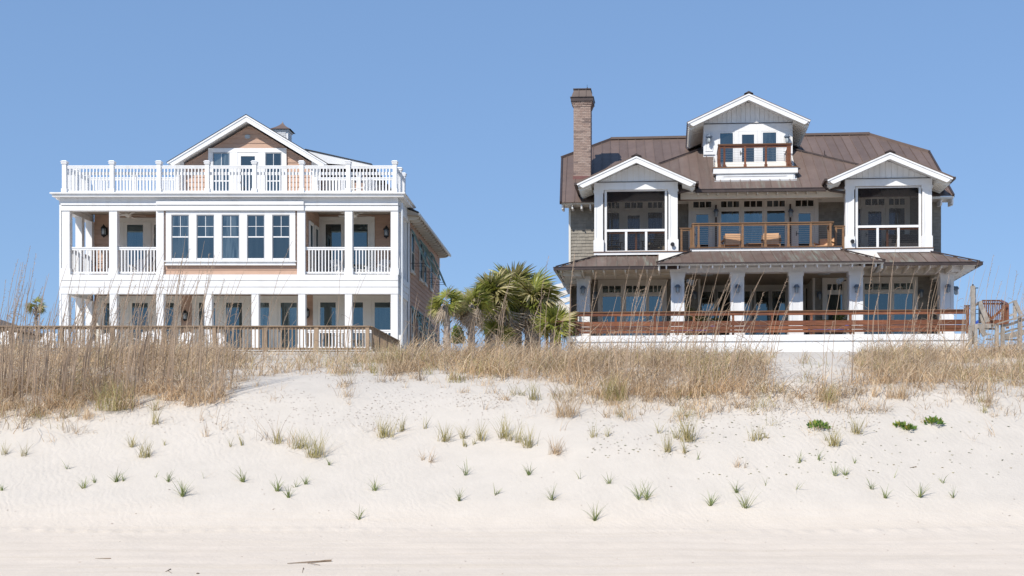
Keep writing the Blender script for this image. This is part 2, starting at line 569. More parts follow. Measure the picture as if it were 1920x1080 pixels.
def window(parent, T, u0, u1, z0, z1, fw=0.05, proud=0.05, cols=1, rows=1, mat='white', glass='glass', name='window', rail=None, mun=0.022, munrows=None, sash=None, muncol=None):
    """frame as a part; panes and muntins its sub-parts. v=0 wall face, -v outwards"""
    m = MB(T)
    m.box(u0, u0 + fw, -proud, 0.0, z0, z1).box(u1 - fw, u1, -proud, 0.0, z0, z1)
    m.box(u0 + fw, u1 - fw, -proud, 0.0, z1 - fw, z1).box(u0 + fw, u1 - fw, -proud, 0.0, z0, z0 + fw)
    w_ = m.build(name, mat, parent)
    a0, a1, b0, b1 = u0 + fw, u1 - fw, z0 + fw, z1 - fw
    zs = [b0, b1] if rail is None else [b0, rail, b1]
    for k in range(len(zs) - 1):
        MB(T).box(a0, a1, -proud * 0.42, -proud * 0.3, zs[k] + (0.015 if k else 0), zs[k + 1] - (0.015 if k + 1 < len(zs) - 1 else 0)).build('pane', glass, w_)
    mm = MB(T)
    if rail is not None:
        mm.box(a0, a1, -proud * 0.8, -proud * 0.42, rail - 0.025, rail + 0.025)
    lo = rail if rail is not None else b0
    if cols > 1:
        for c in range(1, cols):
            x = a0 + (a1 - a0) * c / cols
            mm.box(x - mun / 2, x + mun / 2, -proud * 0.65, -proud * 0.42, lo, b1)
    if rows > 1:
        for r in range(1, rows):
            z = lo + (b1 - lo) * r / rows
            mm.box(a0, a1, -proud * 0.66, -proud * 0.43, z - mun / 2, z + mun / 2)
    if mm.v:
        mm.build('muntin', muncol or mat, w_)
    return w_

def door(parent, T, u0, u1, z0, z1, stile=0.12, mat='white', glass='glass', handle=True, proud=0.05):
    m = MB(T)
    m.box(u0, u0 + stile, -proud, 0, z0, z1).box(u1 - stile, u1, -proud, 0, z0, z1)
    m.box(u0 + stile, u1 - stile, -proud, 0, z1 - stile, z1).box(u0 + stile, u1 - stile, -proud, 0, z0, z0 + stile * 1.7)
    d = m.build('door', mat, parent)
    MB(T).box(u0 + stile, u1 - stile, -proud * 0.4, -proud * 0.25, z0 + stile * 1.7, z1 - stile).build('pane', glass, d)
    if handle:
        h = MB(T)
        h.box(u0 + stile * 0.42, u0 + stile * 0.58, -proud - 0.012, -proud, z0 + 0.92, z0 + 1.12)
        h.box(u0 + stile * 0.4, u0 + stile * 0.4 + 0.11, -proud - 0.05, -proud - 0.025, z0 + 1.0, z0 + 1.025)
        h.box(u0 + stile * 0.4, u0 + stile * 0.4 + 0.02, -proud - 0.05, -proud - 0.012, z0 + 1.0, z0 + 1.025)
        h.build('handle', 'charcoal', d)
    return d

def lantern(parent, T, u, z, s=1.0, mat='black'):
    m = MB(T)
    m.box(u - .06 * s, u + .06 * s, -.03, 0, z - .12 * s, z + .12 * s)
    m.tube([(u, -.03, z + .06 * s), (u, -.12 * s, z + .16 * s), (u, -.17 * s, z + .12 * s)], .012 * s, 5)
    m.lathe((u, -.17 * s, z), [(.0, .22 * s), (.02 * s, .17 * s), (.10 * s, .08 * s), (.10 * s, .06 * s), (0.0, .06 * s)], 8)
    m.lathe((u, -.17 * s, z), [(.075 * s, -.14 * s), (.08 * s, -.17 * s), (.02 * s, -.21 * s), (0, -.24 * s)], 8)
    for k in range(4):
        t = math.pi / 4 + k * math.pi / 2
        x, y = u + .08 * s * math.cos(t), -.17 * s + .08 * s * math.sin(t)
        m.beam((x, y, z - .15 * s), (x, y, z + .07 * s), .012 * s, .012 * s)
    o = m.build('wall_lantern', mat, parent)
    MB(T).lathe((u, -.17 * s, z), [(0, -.14 * s), (.065 * s, -.14 * s), (.07 * s, .05 * s), (0, .05 * s)], 8).build('lamp_glass', 'lampglass', o, smooth=True)
    return o

def jar_lamp(parent, T, u, z, s=1.0, plate=None):
    """nautical wall light: round dark canopy over a caged glass jar"""
    m = MB(T)
    if plate:
        m.box(u - .10 * s, u + .10 * s, -.02, 0, z - .1 * s, z + .12 * s)
    m.tube([(u, 0, z + .05 * s), (u, -.10 * s, z + .07 * s)], .07 * s, 10)
    m.lathe((u, -.14 * s, z), [(0, .13 * s), (.06 * s, .12 * s), (.105 * s, .05 * s), (.11 * s, .02 * s), (.06 * s, .02 * s)], 10)
    for k in range(6):
        t = k * math.pi / 3
        x, y = u + .068 * s * math.cos(t), -.14 * s + .068 * s * math.sin(t)
        m.beam((x, y, z - .17 * s), (x, y, z + .03 * s), .008 * s, .008 * s)
    o = m.build('wall_lamp', 'lampblue', parent)
    MB(T).lathe((u, -.14 * s, z), [(0, -.20 * s), (.04 * s, -.19 * s), (.06 * s, -.14 * s), (.06 * s, .02 * s), (0, .03 * s)], 10).build('lamp_glass', 'lampglass', o, smooth=True)
    return o

def clip(poly, axis, lo, hi):
    g = (lambda p: p[axis]) if isinstance(axis, int) else (lambda p: p.x * axis[0] + p.y * axis[1])
    def half(P, f):
        out = []
        for i in range(len(P)):
            a, b = P[i], P[(i + 1) % len(P)]
            fa, fb = f(a), f(b)
            if fa >= 0: out.append(a)
            if (fa > 0 and fb < 0) or (fa < 0 and fb > 0):
                out.append(a.lerp(b, fa / (fa - fb)))
        return out
    P = half(poly, lambda p: g(p) - lo)
    if len(P) > 2: P = half(P, lambda p: hi - g(p))
    return P

def seam_roof(parent, poly, axis, pitch, name='roof_panel', patina=0.0, off=0.0, mat='copper', patf=None):
    """planar polygon cut into standing-seam panels; each panel is an object with its folded seam"""
    poly = [Vector(p) for p in poly]
    nrm = (poly[1] - poly[0]).cross(poly[2] - poly[0]).normalized()
    if nrm.z < 0: nrm = -nrm
    g = (lambda p: p[axis]) if isinstance(axis, int) else (lambda p: p.x * axis[0] + p.y * axis[1])
    lo, hi = min(g(p) for p in poly), max(g(p) for p in poly)
    x = math.floor((lo - off) / pitch) * pitch + off
    while x < hi:
        P = clip(poly, axis, x, x + pitch)
        if len(P) >= 3:
            m = MB()
            m.prism([tuple(p) for p in P], tuple(nrm * -0.03))
            # seam along the high side of the strip
            e = [p for p in P if abs(g(p) - (x + pitch)) < 1e-4]
            if len(e) >= 2:
                e.sort(key=lambda p: p.z)
                if (e[-1] - e[0]).length > 0.05:
                    m.beam(tuple(e[0] + nrm * 0.014), tuple(e[-1] + nrm * 0.014), 0.028, 0.034, tuple(nrm))
            o = m.build(name, mat, parent)
            pv = patina if patf is None else patf(x)
            o['patina'] = float(max(0, min(1, pv)))
        x += pitch
# ------------------------------------------------------------------ terrain
GROUND_Z = 5.0
_PROF = [(0, -0.25), (9, -0.2), (12.5, -0.08), (14.4, 0.0), (16.2, 0.12), (17.3, 0.235), (17.7, 0.285), (18.05, 0.35), (18.9, 0.80), (19.8, 1.33), (20.7, 1.88), (21.8, 2.44),
         (23.5, 2.93), (26, 3.30), (30, 3.70), (35, 4.15), (40, 4.62), (44, 4.93), (46, 5.0), (60, 5.0), (75, 4.6), (110, 3.2), (200, 1.5), (900, 0.5), (4000, 0.3)]
_PX, _PZ = np.array([p[0] for p in _PROF], float), np.array([p[1] for p in _PROF], float)
_d = np.arange(-2, 60, 0.05)
_k = np.exp(-(np.arange(-30, 31) * 0.05 / 0.42) ** 2); _k /= _k.sum()
_s = np.convolve(np.pad(np.interp(_d, _PX, _PZ), 30, mode='edge'), _k, 'valid')
_PX, _PZ = np.concatenate([_d[_d < 48], _PX[_PX > 48.5]]), np.concatenate([_s[_d < 48], _PZ[_PX > 48.5]])

def _vn(x, y, seed):
    """smooth value noise"""
    def h(i, j):
        n = np.sin(i * 127.1 + j * 311.7 + seed * 74.7) * 43758.5453
        return n - np.floor(n)
    i, j = np.floor(x), np.floor(y)
    fx, fy = x - i, y - j
    fx, fy = fx * fx * (3 - 2 * fx), fy * fy * (3 - 2 * fy)
    return (h(i, j) * (1 - fx) + h(i + 1, j) * fx) * (1 - fy) + (h(i, j + 1) * (1 - fx) + h(i + 1, j + 1) * fx) * fy

def terrain(X, Y):
    X, Y = np.asarray(X, float), np.asarray(Y, float)
    wob = (_vn(X / 4.5, Y / 7, 1) - 0.5) * 0.9 + (_vn(X / 1.8, Y / 2.2, 2) - 0.5) * 0.35
    slope = np.clip((Y - 17.8) / 2.0, 0, 1) * np.clip((34 - Y) / 8.0, 0, 1)
    z = np.interp(Y + wob * slope, _PX, _PZ)
    # hummocks built up round the grass
    far = np.clip((Y - 21.0) / 2.0, 0, 1) * np.clip((36 - Y) / 6.0, 0, 1)
    z = z + far * ((_vn(X / 2.4, Y / 2.0, 3) - 0.5) * 0.20 + (_vn(X / 0.9, Y / 0.8, 4) - 0.5) * 0.07)
    # ledge where the grass ends on the right
    cx = np.exp(-((X - 3.4) / 3.2) ** 2)
    z = z + cx * 0.16 * (np.clip((Y - 21.55) / 0.25, 0, 1) - np.clip((Y - 23.2) / 1.6, 0, 1))
    # scuffed line at the toe of the dune
    Yt = 17.75 + (_vn(X / 2.2, X * 0 + 3.3, 15) - .5) * .22
    t = np.exp(-((Y - Yt) / 0.09) ** 2)
    z = z + t * (0.008 + 0.020 * np.sin(X * 2 * math.pi / 0.34 + 3 * _vn(X / 3, Y * 0, 5)) * _vn(X / 2, Y * 0, 6))
    # shallow wheel tracks along the beach
    for y0_, dep, wd_, sd_ in ((16.95, .012, .10, 21), (16.45, .010, .12, 22), (15.35, .012, .11, 23), (14.9, .008, .10, 24)):
        yy = y0_ + (_vn(X / 4.0, X * 0 + sd_, sd_) - .5) * .16
        z = z - .5 * dep * np.exp(-((Y - yy) / wd_) ** 2) * (.4 + .9 * _vn(X / .5, X * 0 + 1.1, sd_ + 5))
    near = np.clip((20 - Y) / 3, 0, 1)
    z = z + near * (_vn(X / 1.1, Y / 0.7, 7) - 0.5) * 0.03 + (_vn(X / 0.35, Y / 0.3, 8) - 0.5) * 0.010 * np.clip((36 - Y) / 5, 0, 1)
    return z

def ground_at(px, py, y0=14.2, y1=46.0):
    Y = np.arange(y0, y1, 0.02)
    X = (px - PX) / F * Y
    zr = EYE + (PY - py) / F * Y
    t = terrain(X, Y) - zr
    k = np.argmax(t >= 0) if (t >= 0).any() else len(Y) - 1
    return float(X[k]), float(Y[k]), float(terrain(X[k], Y[k]))

def grid_mesh(name, xs, ys, fz, mat):
    XX, YY = np.meshgrid(xs, ys)
    ZZ = fz(XX, YY)
    v = np.stack([XX.ravel(), YY.ravel(), ZZ.ravel()], 1)
    nx, ny = len(xs), len(ys)
    i = np.arange(nx * ny).reshape(ny, nx)
    f = np.stack([i[:-1, :-1].ravel(), i[:-1, 1:].ravel(), i[1:, 1:].ravel(), i[1:, :-1].ravel()], 1)
    me = bpy.data.meshes.new(name)
    me.vertices.add(len(v)); me.vertices.foreach_set('co', v.ravel())
    me.loops.add(f.size); me.loops.foreach_set('vertex_index', f.ravel())
    me.polygons.add(len(f)); me.polygons.foreach_set('loop_start', np.arange(0, f.size, 4)); me.polygons.foreach_set('loop_total', np.full(len(f), 4))
    me.polygons.foreach_set('use_smooth', np.ones(len(f), bool))
    me.update(calc_edges=True)
    me.materials.append(M[mat])
    o = bpy.data.objects.new(name, me)
    COL.objects.link(o)
    return o

xs = np.concatenate([np.linspace(-2500, -60, 14), np.linspace(-50, -18, 40), np.linspace(-17.9, 15.9, 480), np.linspace(16, 50, 40), np.linspace(60, 2500, 14)])
ys = np.concatenate([np.linspace(-4, 13, 18), np.linspace(13.2, 30, 420), np.linspace(30.2, 48, 60), np.linspace(50, 140, 30), np.linspace(160, 3500, 14)])
sand = grid_mesh('sand', xs, ys, terrain, 'sand')
tag(sand, 'white beach sand rising in a dune in front of the houses', kind='structure')
sea = MB()
i = sea.pts([(-4000, -4000, -0.22), (4000, -4000, -0.22), (4000, -3.0, -0.22), (-4000, -3.0, -0.22)])
sea.f.append((i, i+1, i+2, i+3))
tag(sea.build('sea', 'sea'), 'sea behind the viewer', kind='structure')

# ------------------------------------------------------------------ LEFT HOUSE
L = Frame((430 - PX) / 45.0, 50.0, 0.0)
LH = thing('beach_house', 'salmon beach house with white porches and railed roof deck behind the tan fence', 'house',
           (L.X0, L.Y0, GROUND_Z), 0, None, (0, 0, GROUND_Z))
la, lz = L.a, L.z
WB = 2.62                                   # depth of the porches
Z_BASE, Z_GF = 4.9, lz(656)                 # ground, ground-floor deck
Z_B0, Z_F1 = lz(551), lz(515)               # underside of first band, first floor
Z_B1, Z_CR = lz(395), lz(363.5)             # underside of top band, roof deck edge
A0, A1 = la(111.5), la(746.5)

# --- floors, ceilings, core
bx('foundation', 'white', LH, A0 + .05, A1 - .05, 0.06, 13.2, Z_BASE - .3, Z_GF - .02)
bx('porch_floor', 'white', LH, A0, A1, -0.02, WB, Z_GF - .02, Z_GF + .04)
CE0, CE1 = lz(537), lz(380)
bx('porch_ceiling', 'beige', LH, A0 + .1, A1 - .1, 0.32, WB, CE0, CE0 + .05)
bx('porch_floor', 'white', LH, A0 + .1, A1 - .1, 0.30, WB, Z_F1 - .12, Z_F1 - .02)
bx('porch_ceiling', 'beige', LH, A0 + .1, A1 - .1, 0.32, WB, CE1, CE1 + .05)
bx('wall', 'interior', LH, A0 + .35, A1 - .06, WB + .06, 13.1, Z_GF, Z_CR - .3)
# --- bands: three boards between the floors, mouldings and frieze at the top
for (p0, p1, pr) in ((515, 526, .03), (526.6, 538, .015), (538.6, 551, .0)):
    z1, z0 = lz(p0), lz(p1)
    bx('band_board', 'white', LH, A0 + .08, A1, -pr - .02, .28, z0, z1)
    bx('band_board', 'white', LH, A1 - .3, A1 + pr + .01, .282, WB + .1, z0, z1)
    bx('band_board', 'white', LH, A0 - pr, A0 + .28, .282, WB + .1, z0, z1)
for (p0, p1, pr, nm) in ((363.5, 366, .34, 'cornice'), (366, 371, .27, 'cornice'), (371, 381.5, .02, 'frieze'), (381.5, 384.8, .07, 'moulding'), (385.4, 395, .035, 'beam')):
    z1, z0 = lz(p0), lz(p1)
    e = .05 if nm != 'cornice' else pr
    bx(nm, 'white', LH, A0 + .08 - (e if nm == 'cornice' else 0), A1 + (e if nm == 'cornice' else 0), -pr, .28, z0, z1)
    bx(nm, 'white', LH, A1 - .3, A1 + e, .282, 2.78, z0, z1)
    bx(nm, 'white', LH, A0 - e, A0 + .28, .282, 2.78, z0, z1)
c0, c1 = la(294.5), la(570.5)
for (p0, p1, pr, nm) in ((378.5, 385, .13, 'moulding'), (385.8, 395.2, .095, 'beam')):
    bx(nm, 'white', LH, c0, c1, -pr, -.0352 if nm == 'beam' else -.0702, lz(p1), lz(p0))
bx('roof_deck', 'cream', LH, A0 + .1, A1 - .1, 0.1, 3.4, Z_CR - .12, Z_CR + .02)
# --- columns
gcols = [115, 205.5, 293, 383.5, 471.5, 559, 646.5, 732.5]
for k, p in enumerate(gcols):
    a = la(p)
    bx('column', 'white', LH, a, a + .295, 0.0, .28, Z_GF, Z_B0)
    bx('column_base', 'white', LH, a - .02, a + .315, -.02, .30, Z_GF + .04, Z_GF + .22)
bx('corner_board', 'white', LH, A0, A0 + .078, -.02, .28, Z_GF, lz(371))
for p, wd in ((116, .32), (204.5, .33), (646.5, .31), (732.5, .31)):
    a = la(p)
    o = bx('column', 'white', LH, a, a + wd, 0.0, .28, Z_F1, Z_B1)
    bx('column_base', 'white', LH, a - .025, a + wd + .03, -.025, .30, Z_F1, lz(503))
for z0, z1 in ((Z_GF, Z_B0), (Z_F1, Z_B1)):
    bx('column', 'white', LH, A0 + .09, A0 + .37, 1.33, 1.60, z0, z1)
    bx('column', 'white', LH, A0 + .09, A0 + .37, 2.36, 2.61, z0, z1)
    bx('column', 'white', LH, A1 - .36, A1 - .04, 1.33, 1.60, z0, z1)
    bx('column', 'white', LH, A1 - .36, A1 - .04, 2.46, 2.74, z0, z1)
# --- back walls of the porches (siding with door groups)
TW = wallT(0, WB, 0)
siding(LH, TW, A0 + .37, A1 - .36, Z_GF, CE0, .213)
siding(LH, TW, A0 + .37, la(300), Z_F1, CE1, .213)
siding(LH, TW, la(566), A1 - .36, Z_F1, CE1, .213)
bx('crown_board', 'beige', LH, A0 + .37, la(300), WB - .06, WB - .035, lz(402.5, WB), CE1)
bx('crown_board', 'beige', LH, la(572), A1 - .36, WB - .06, WB - .035, lz(401.5, WB), CE1)

def door_group(px0, px1, ztop_py, glasses, zfloor, top_glass_py):
    a0, a1 = la(px0, WB), la(px1, WB)
    zt = lz(ztop_py, WB)
    T = wallT(0, WB - .032, 0)
    cs = MB(T)
    gz = lz(top_glass_py, WB)
    leaf_top = gz + .13
    # casing: head, jambs and mullions
    leaves = []
    for g0, g1 in glasses:
        leaves.append((la(g0, WB) - .125, la(g1, WB) + .125))
    cs.box(a0, a1, -.045, 0, leaf_top + .004, zt)
    cur = a0
    for l0, l1 in leaves:
        if l0 - cur > .01: cs.box(cur, l0 - .004, -.045, 0, zfloor, leaf_top)
        cur = l1 + .004
    if a1 - cur > .01: cs.box(cur, a1, -.045, 0, zfloor, leaf_top)
    cs.build('door_casing', 'cream', LH)
    for k, (l0, l1) in enumerate(leaves):
        door(LH, T, l0, l1, zfloor + .02, leaf_top, .125, 'cream', 'glass', handle=(k % 2 == 1), proud=.03)

door_group(182, 340.6, 555, [(196, 226), (248.5, 278), (300.5, 327)], Z_GF + .04, 568.5)
door_group(361, 563, 555, [(374, 404), (424.5, 454.5), (475, 505), (527, 557)], Z_GF + .04, 568)
door_group(587.5, 741, 554, [(601, 630), (652, 681), (703, 732)], Z_GF + .04, 567.5)
door_group(225.4, 305, 408.7, [(239, 269), (290, 303)], Z_F1, 422)
door_group(596, 703, 407, [(611, 640), (661, 690)], Z_F1, 421)
TL = wallT(0, WB - .032, 0)
for p, y in ((350.5, 592), (577.5, 587)):
    lantern(LH, TL, la(p, WB), lz(y, WB), 1.25)
for p, y in ((199, 434), (726, 436)):
    lantern(LH, TL, la(p, WB), lz(y, WB), 1.35)
# --- central bay between the upper porches, with the five-window group
B0, B1 = la(293), la(572)
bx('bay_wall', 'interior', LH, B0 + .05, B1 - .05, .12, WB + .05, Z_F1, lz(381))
bx('pilaster', 'white', LH, B0, la(307), -.02, .13, Z_F1, Z_B1)
bx('pilaster', 'white', LH, la(557.3), B1, -.02, .13, Z_F1, Z_B1)
siding(LH, wallT(0, .10, 0), la(307), la(557.3), Z_F1, Z_B1, .213)
siding(LH, wallT(B1 - .01, 0, R_(90)), .14, WB, Z_F1, CE1, .213)
siding(LH, wallT(B0 + .01, 0, R_(-90)), -WB, -.14, Z_F1, CE1, .213)
for u0 in (.55, 1.55):
    window(LH, wallT(B1 + .02, 0, R_(90)), u0, u0 + .72, Z_F1 + .25, lz(409), .13, .06, mat='cream')
Tb = wallT(0, .066, 0)
tr = MB(Tb)
t0, t1 = la(311), la(553.5)
wins = [(321.3, 354.4), (368.5, 401.6), (415.7, 448.8), (463.2, 496), (510.4, 543.3)]
zt, zb = lz(395.6), lz(489)
tr.box(t0, t1, -.075, 0, lz(402.5), zt - .006)
cur = t0
for p0, p1 in wins:
    tr.box(cur, la(p0), -.075, 0, zb, lz(402.7))
    cur = la(p1)
tr.box(cur, t1, -.075, 0, zb, lz(402.7))
tr.build('window_casing', 'white', LH)
bx('window_sill', 'white', LH, t0 - .05, t1 + .05, -.07, .066, zb - .05, zb - .004)
bx('window_apron', 'white', LH, t0, t1, -.01, .066, lz(494.5), zb - .054)
bx('window_sill', 'white', LH, t0 - .03, t1 + .03, -.045, .066, lz(497.5), lz(494.7))
for p0, p1 in wins:
    window(LH, wallT(0, .063, 0), la(p0) + .003, la(p1) - .003, zb, lz(403.3), .028, .05, cols=2, rows=2, mat='greenframe', rail=lz(444), mun=.02, muncol='white')
    bx('sash_rail', 'white', LH, la(p0) + .02, la(p1) - .02, .004, .018, zb + .01, lz(484))
# --- ceiling fans
for p, y in ((240, 404.5), (664, 405)):
    a, z = la(p, 1.3), lz(y, 1.3)
    m = MB()
    m.lathe((a, 1.3, 0), [(0, z + .16), (.13, z + .14), (.15, z + .05), (.12, z - .02), (.08, z - .06), (0, z - .09)], 12)
    m.tube([(a, 1.3, z + .1), (a, 1.3, CE1)], .02, 6)
    fan = m.build('ceiling_fan', 'cream', LH)
    for k in range(5):
        t = .35 + k * 2 * math.pi / 5
        b = MB()
        d = Vector((math.cos(t), math.sin(t), 0)); s = Vector((-d.y, d.x, .18)) * .075
        c = Vector((a, 1.3, z + .02))
        q = [c + d * .12 - s * .6, c + d * .72 - s, c + d * .72 + s, c + d * .12 + s * .6]
        b.prism([tuple(v) for v in q], (0, 0, .012)).build('fan_blade', 'cream', fan)

# --- porch and roof-deck railings: rail part with balusters, posts apart
def railing(parent, p0, p1, z0, z1, pitch=.137, bw=.045, top=(.09, .055), sub=.07, bot=.075, mat='white', gap=.06, name='railing', skipmid=False):
    """p0,p1: (x,y) ends; z0 floor, z1 top of rail"""
    p0, p1 = Vector((*p0, 0)), Vector((*p1, 0))
    ln = (p1 - p0).length
    d = (p1 - p0) / ln
    m = MB()
    zz = lambda z: Vector((0, 0, z))
    m.beam(p0 + zz(z1 - top[1] / 2), p1 + zz(z1 - top[1] / 2), top[0], top[1])
    m.beam(p0 + zz(z1 - top[1] - sub / 2), p1 + zz(z1 - top[1] - sub / 2), bw + .012, sub)
    m.beam(p0 + zz(z0 + gap + bot / 2), p1 + zz(z0 + gap + bot / 2), bw + .02, bot)
    r = m.build(name, mat, parent)
    n = max(1, int(round(ln / pitch)) - 1)
    ang = math.atan2(d.y, d.x)
    key = ('bal', round(z1 - z0, 3), round(ang, 3), mat, round(bw, 3))
    if key not in BOXES:
        b = MB().beam((0, 0, gap + bot), (0, 0, z1 - z0 - top[1] - sub), bw, bw, tuple(d))
        me = bpy.data.meshes.new('baluster'); me.from_pydata(b.v, [], b.f); me.materials.append(M[mat])
        BOXES[key] = me
    for k in range(n):
        c = p0 + d * (ln * (k + 1) / (n + 1))
        place(bpy.data.objects.new('baluster', BOXES[key]), r, (c.x, c.y, z0))
    return r

zr = lz(462.5)
for p0, p1 in ((131, 204), (220, 293), (572, 646), (661, 732)):
    railing(LH, (la(p0), .13), (la(p1), .13), Z_F1, zr)
for d0, d1 in ((.29, 1.33), (1.6, 2.36)):
    railing(LH, (A0 + .2, d0), (A0 + .2, d1), Z_F1, zr)
    railing(LH, (A1 - .2, d0), (A1 - .2, d1), Z_F1, zr)
for p0, p1 in ((573, 646), (661, 732)):
    railing(LH, (la(p0), .13), (la(p1), .13), Z_GF, lz(618))

def post(parent, a, d, z0, z1, w=.17, mat='white'):
    h = w / 2
    o = bx('railing_post', mat, parent, a - h, a + h, d - h, d + h, z0, z1 - .14)
    bx('post_base', mat, o, a - h - .025, a + h + .025, d - h - .025, d + h + .025, z0, z0 + .24)
    c = MB()
    c.box(a - h - .03, a + h + .03, d - h - .03, d + h + .03, z1 - .14, z1 - .06)
    q = h + .055
    i = c.pts([(a - q, d - q, z1 - .058), (a + q, d - q, z1 - .058), (a + q, d + q, z1 - .058), (a - q, d + q, z1 - .058),
               (a - h, d - h, z1), (a + h, d - h, z1), (a + h, d + h, z1), (a - h, d + h, z1)])
    c.f += [(i, i+3, i+2, i+1), (i+4, i+5, i+6, i+7), (i, i+1, i+5, i+4), (i+1, i+2, i+6, i+5), (i+2, i+3, i+7, i+6), (i+3, i, i+4, i+7)]
    c.build('post_cap', mat, o)

zd = Z_CR + .02
zp, zrt = lz(300), lz(309)
fposts = [121.5, 210.5, 298.5, 389, 477.5, 566, 653.2, 740.5]
fa = [la(p, .15) for p in fposts]
for a in fa: post(LH, a, .15, zd - .02, zp)
for k in range(7):
    railing(LH, (fa[k] + .085, .15), (fa[k + 1] - .085, .15), zd, zrt, .139)
    bx('inner_rail', 'white', LH, fa[k] + .085, fa[k + 1] - .085, .20, .23, lz(326), lz(320.5))
for aa in (fa[0], fa[-1]):
    for d in (1.37, 2.4):
        post(LH, aa, d, zd, zp)
    railing(LH, (aa, .24), (aa, 1.29), zd, zrt, .139)
    railing(LH, (aa, 1.46), (aa, 2.31), zd, zrt, .139)
ra = [fa[0]] + [la(p, 2.4) for p in (252.5, 334)]
rb = [la(p, 2.4) for p in (591, 673)] + [fa[-1]]
for seq in (ra, rb):
    for a in seq:
        if a not in (fa[0], fa[-1]): post(LH, a, 2.4, zd, zp)
    for k in range(2):
        railing(LH, (seq[k] + .085, 2.4), (seq[k + 1] - .085, 2.4), zd, zrt, .139)

# --- attic gable on the roof deck
GD = 2.75
g0, g1 = la(345, GD), la(584.5, GD)
gap_ = L.at(461.5, 214, GD - .52)
gl = L.at(312, 305, GD - .52); gr = L.at(614, 305, GD - .52)
slope = ((gap_.z - gl.z) / (gap_.x - gl.x) + (gap_.z - gr.z) / (gr.x - gap_.x)) / 2
def gext(z):
    h = (gap_.z - .36 - z) / slope
    return max(g0, gap_.x - h), min(g1, gap_.x + h)
siding(LH, wallT(0, GD, 0), g0, g1, zd, gap_.z - .4, .213, ext=gext)
zc_ = gap_.z - slope * (gap_.x - g0) - .3
cm = MB()
cm.prism([(g0 + .02, GD + .02, zd), (g1 - .02, GD + .02, zd), (g1 - .02, GD + .02, zc_), (gap_.x, GD + .02, gap_.z - .45), (g0 + .02, GD + .02, zc_)], (0, 8.4, 0))
cm.build('gable_wall', 'salmon', LH)
bx('corner_board', 'white', LH, la(327, GD), g0 - .0, GD - .05, GD + .05, zd, zc_ + .1)
bx('corner_board', 'white', LH, g1, la(601, GD), GD - .05, GD + .05, zd, zc_ + .1)

def gable_roof(parent, ap, la_, ra_, d0, d1, fas, edge_mat, wall_d=None, thick=.13, name='gable_roof', soff='white', seams=None, round_=True, patina=0.0, edge=.035):
    """ap: apex (a,z), la_/ra_: (a,z) of the lower ends of the top line. Two slabs, rake boards, soffits"""
    for sgn, en in ((-1, la_), (1, ra_)):
        A, E = Vector((ap[0], 0, ap[1])), Vector((en[0], 0, en[1]))
        dr = (E - A).normalized()
        nn = Vector((0, 1, 0)).cross(dr)
        if nn.z < 0: nn = -nn
        # roofing
        if seams:
            seam_roof(parent, [(A.x, d0, A.z), (E.x, d0, E.z), (E.x, d1, E.z), (A.x, d1, A.z)], 1, seams, patina=patina)
        else:
            MB().prism([(A.x, d0 - .03, A.z), (E.x, d0 - .03, E.z), tuple(E - nn * edge + Vector((0, d0 - .03, 0))), tuple(A - nn * edge + Vector((0, d0 - .03, 0)))], (0, d1 - d0 + .03, 0)).build('roof_slope', edge_mat, parent)
        # soffit deck
        i1, i2 = A - nn * (edge + .002), E - nn * (edge + .002) - dr * .02
        j1, j2 = A - nn * (edge + thick), E - nn * (edge + thick) - dr * .02
        MB().prism([(i1.x, d0 + .05, i1.z), (i2.x, d0 + .05, i2.z), (j2.x, d0 + .05, j2.z), (j1.x, d0 + .05, j1.z)], (0, d1 - d0 - .05, 0)).build('soffit', soff, parent)
        # rake board with rounded tail
        v = fas / abs(nn.z)
        b1 = Vector((A.x, 0, A.z - edge / abs(nn.z)))
        b4 = Vector((A.x, 0, b1.z - v))
        e1 = E - nn * edge - dr * .01
        e4 = e1 - nn * fas
        pts = [b1, e1]
        if round_:
            for k in range(1, 6):
                t = k / 6 * math.pi / 2
                pts.append(e1 - nn * fas * (1 - math.cos(t)) * .98 - dr * fas * .5 * math.sin(t) * (.6 + .4 * k / 6))
            pts.append(e4 - dr * fas * .7)
        else:
            pts.append(e4)
        pts.append(b4)
        MB().prism([(p.x, d0, p.z) for p in pts], (0, .045, 0)).build('rake_board', 'white', parent)
        # thin upper moulding
        MB().prism([(b1.x, d0 - .028, b1.z), (e1.x, d0 - .028, e1.z), tuple(e1 - nn * fas * .24 + Vector((0, d0 - .028, 0))), (b1.x, d0 - .028, b1.z - v * .24)], (0, .0275, 0)).build('rake_moulding', 'white', parent)

gable_roof(LH, (gap_.x, gap_.z), (gl.x, gap_.z - slope * (gap_.x - gl.x)), (gr.x, gap_.z - slope * (gr.x - gap_.x)), GD - .52, 11.2, .24, 'roof_dark')
# windows and door of the attic
TA = wallT(0, GD - .034, 0)
ga = lambda p: la(p, GD)
gz = lambda p: lz(p, GD)
cs = MB(TA)
opens = [(400, 432), (446, 485.5), (498, 529)]
cs.box(ga(391.5), ga(538), -.06, 0, gz(286.5), gz(278.7))
cur = ga(391.5)
for p0, p1 in opens:
    cs.box(cur, ga(p0), -.06, 0, zd, gz(286.7)); cur = ga(p1)
cs.box(cur, ga(538), -.06, 0, zd, gz(286.7))
cs.build('window_casing', 'white', LH)
for p0, p1 in (opens[0], opens[2]):
    window(LH, TA, ga(p0) + .003, ga(p1) - .003, zd + .12, gz(287), .035, .05, cols=2, rows=2, mat='greenframe', rail=gz(325) - .35, muncol='white')
door(LH, TA, ga(446) + .004, ga(485.5) - .004, zd + .03, gz(287.2), .15, 'white')
m = MB(TA)
vc = L.at(464.7, 256.8, GD)
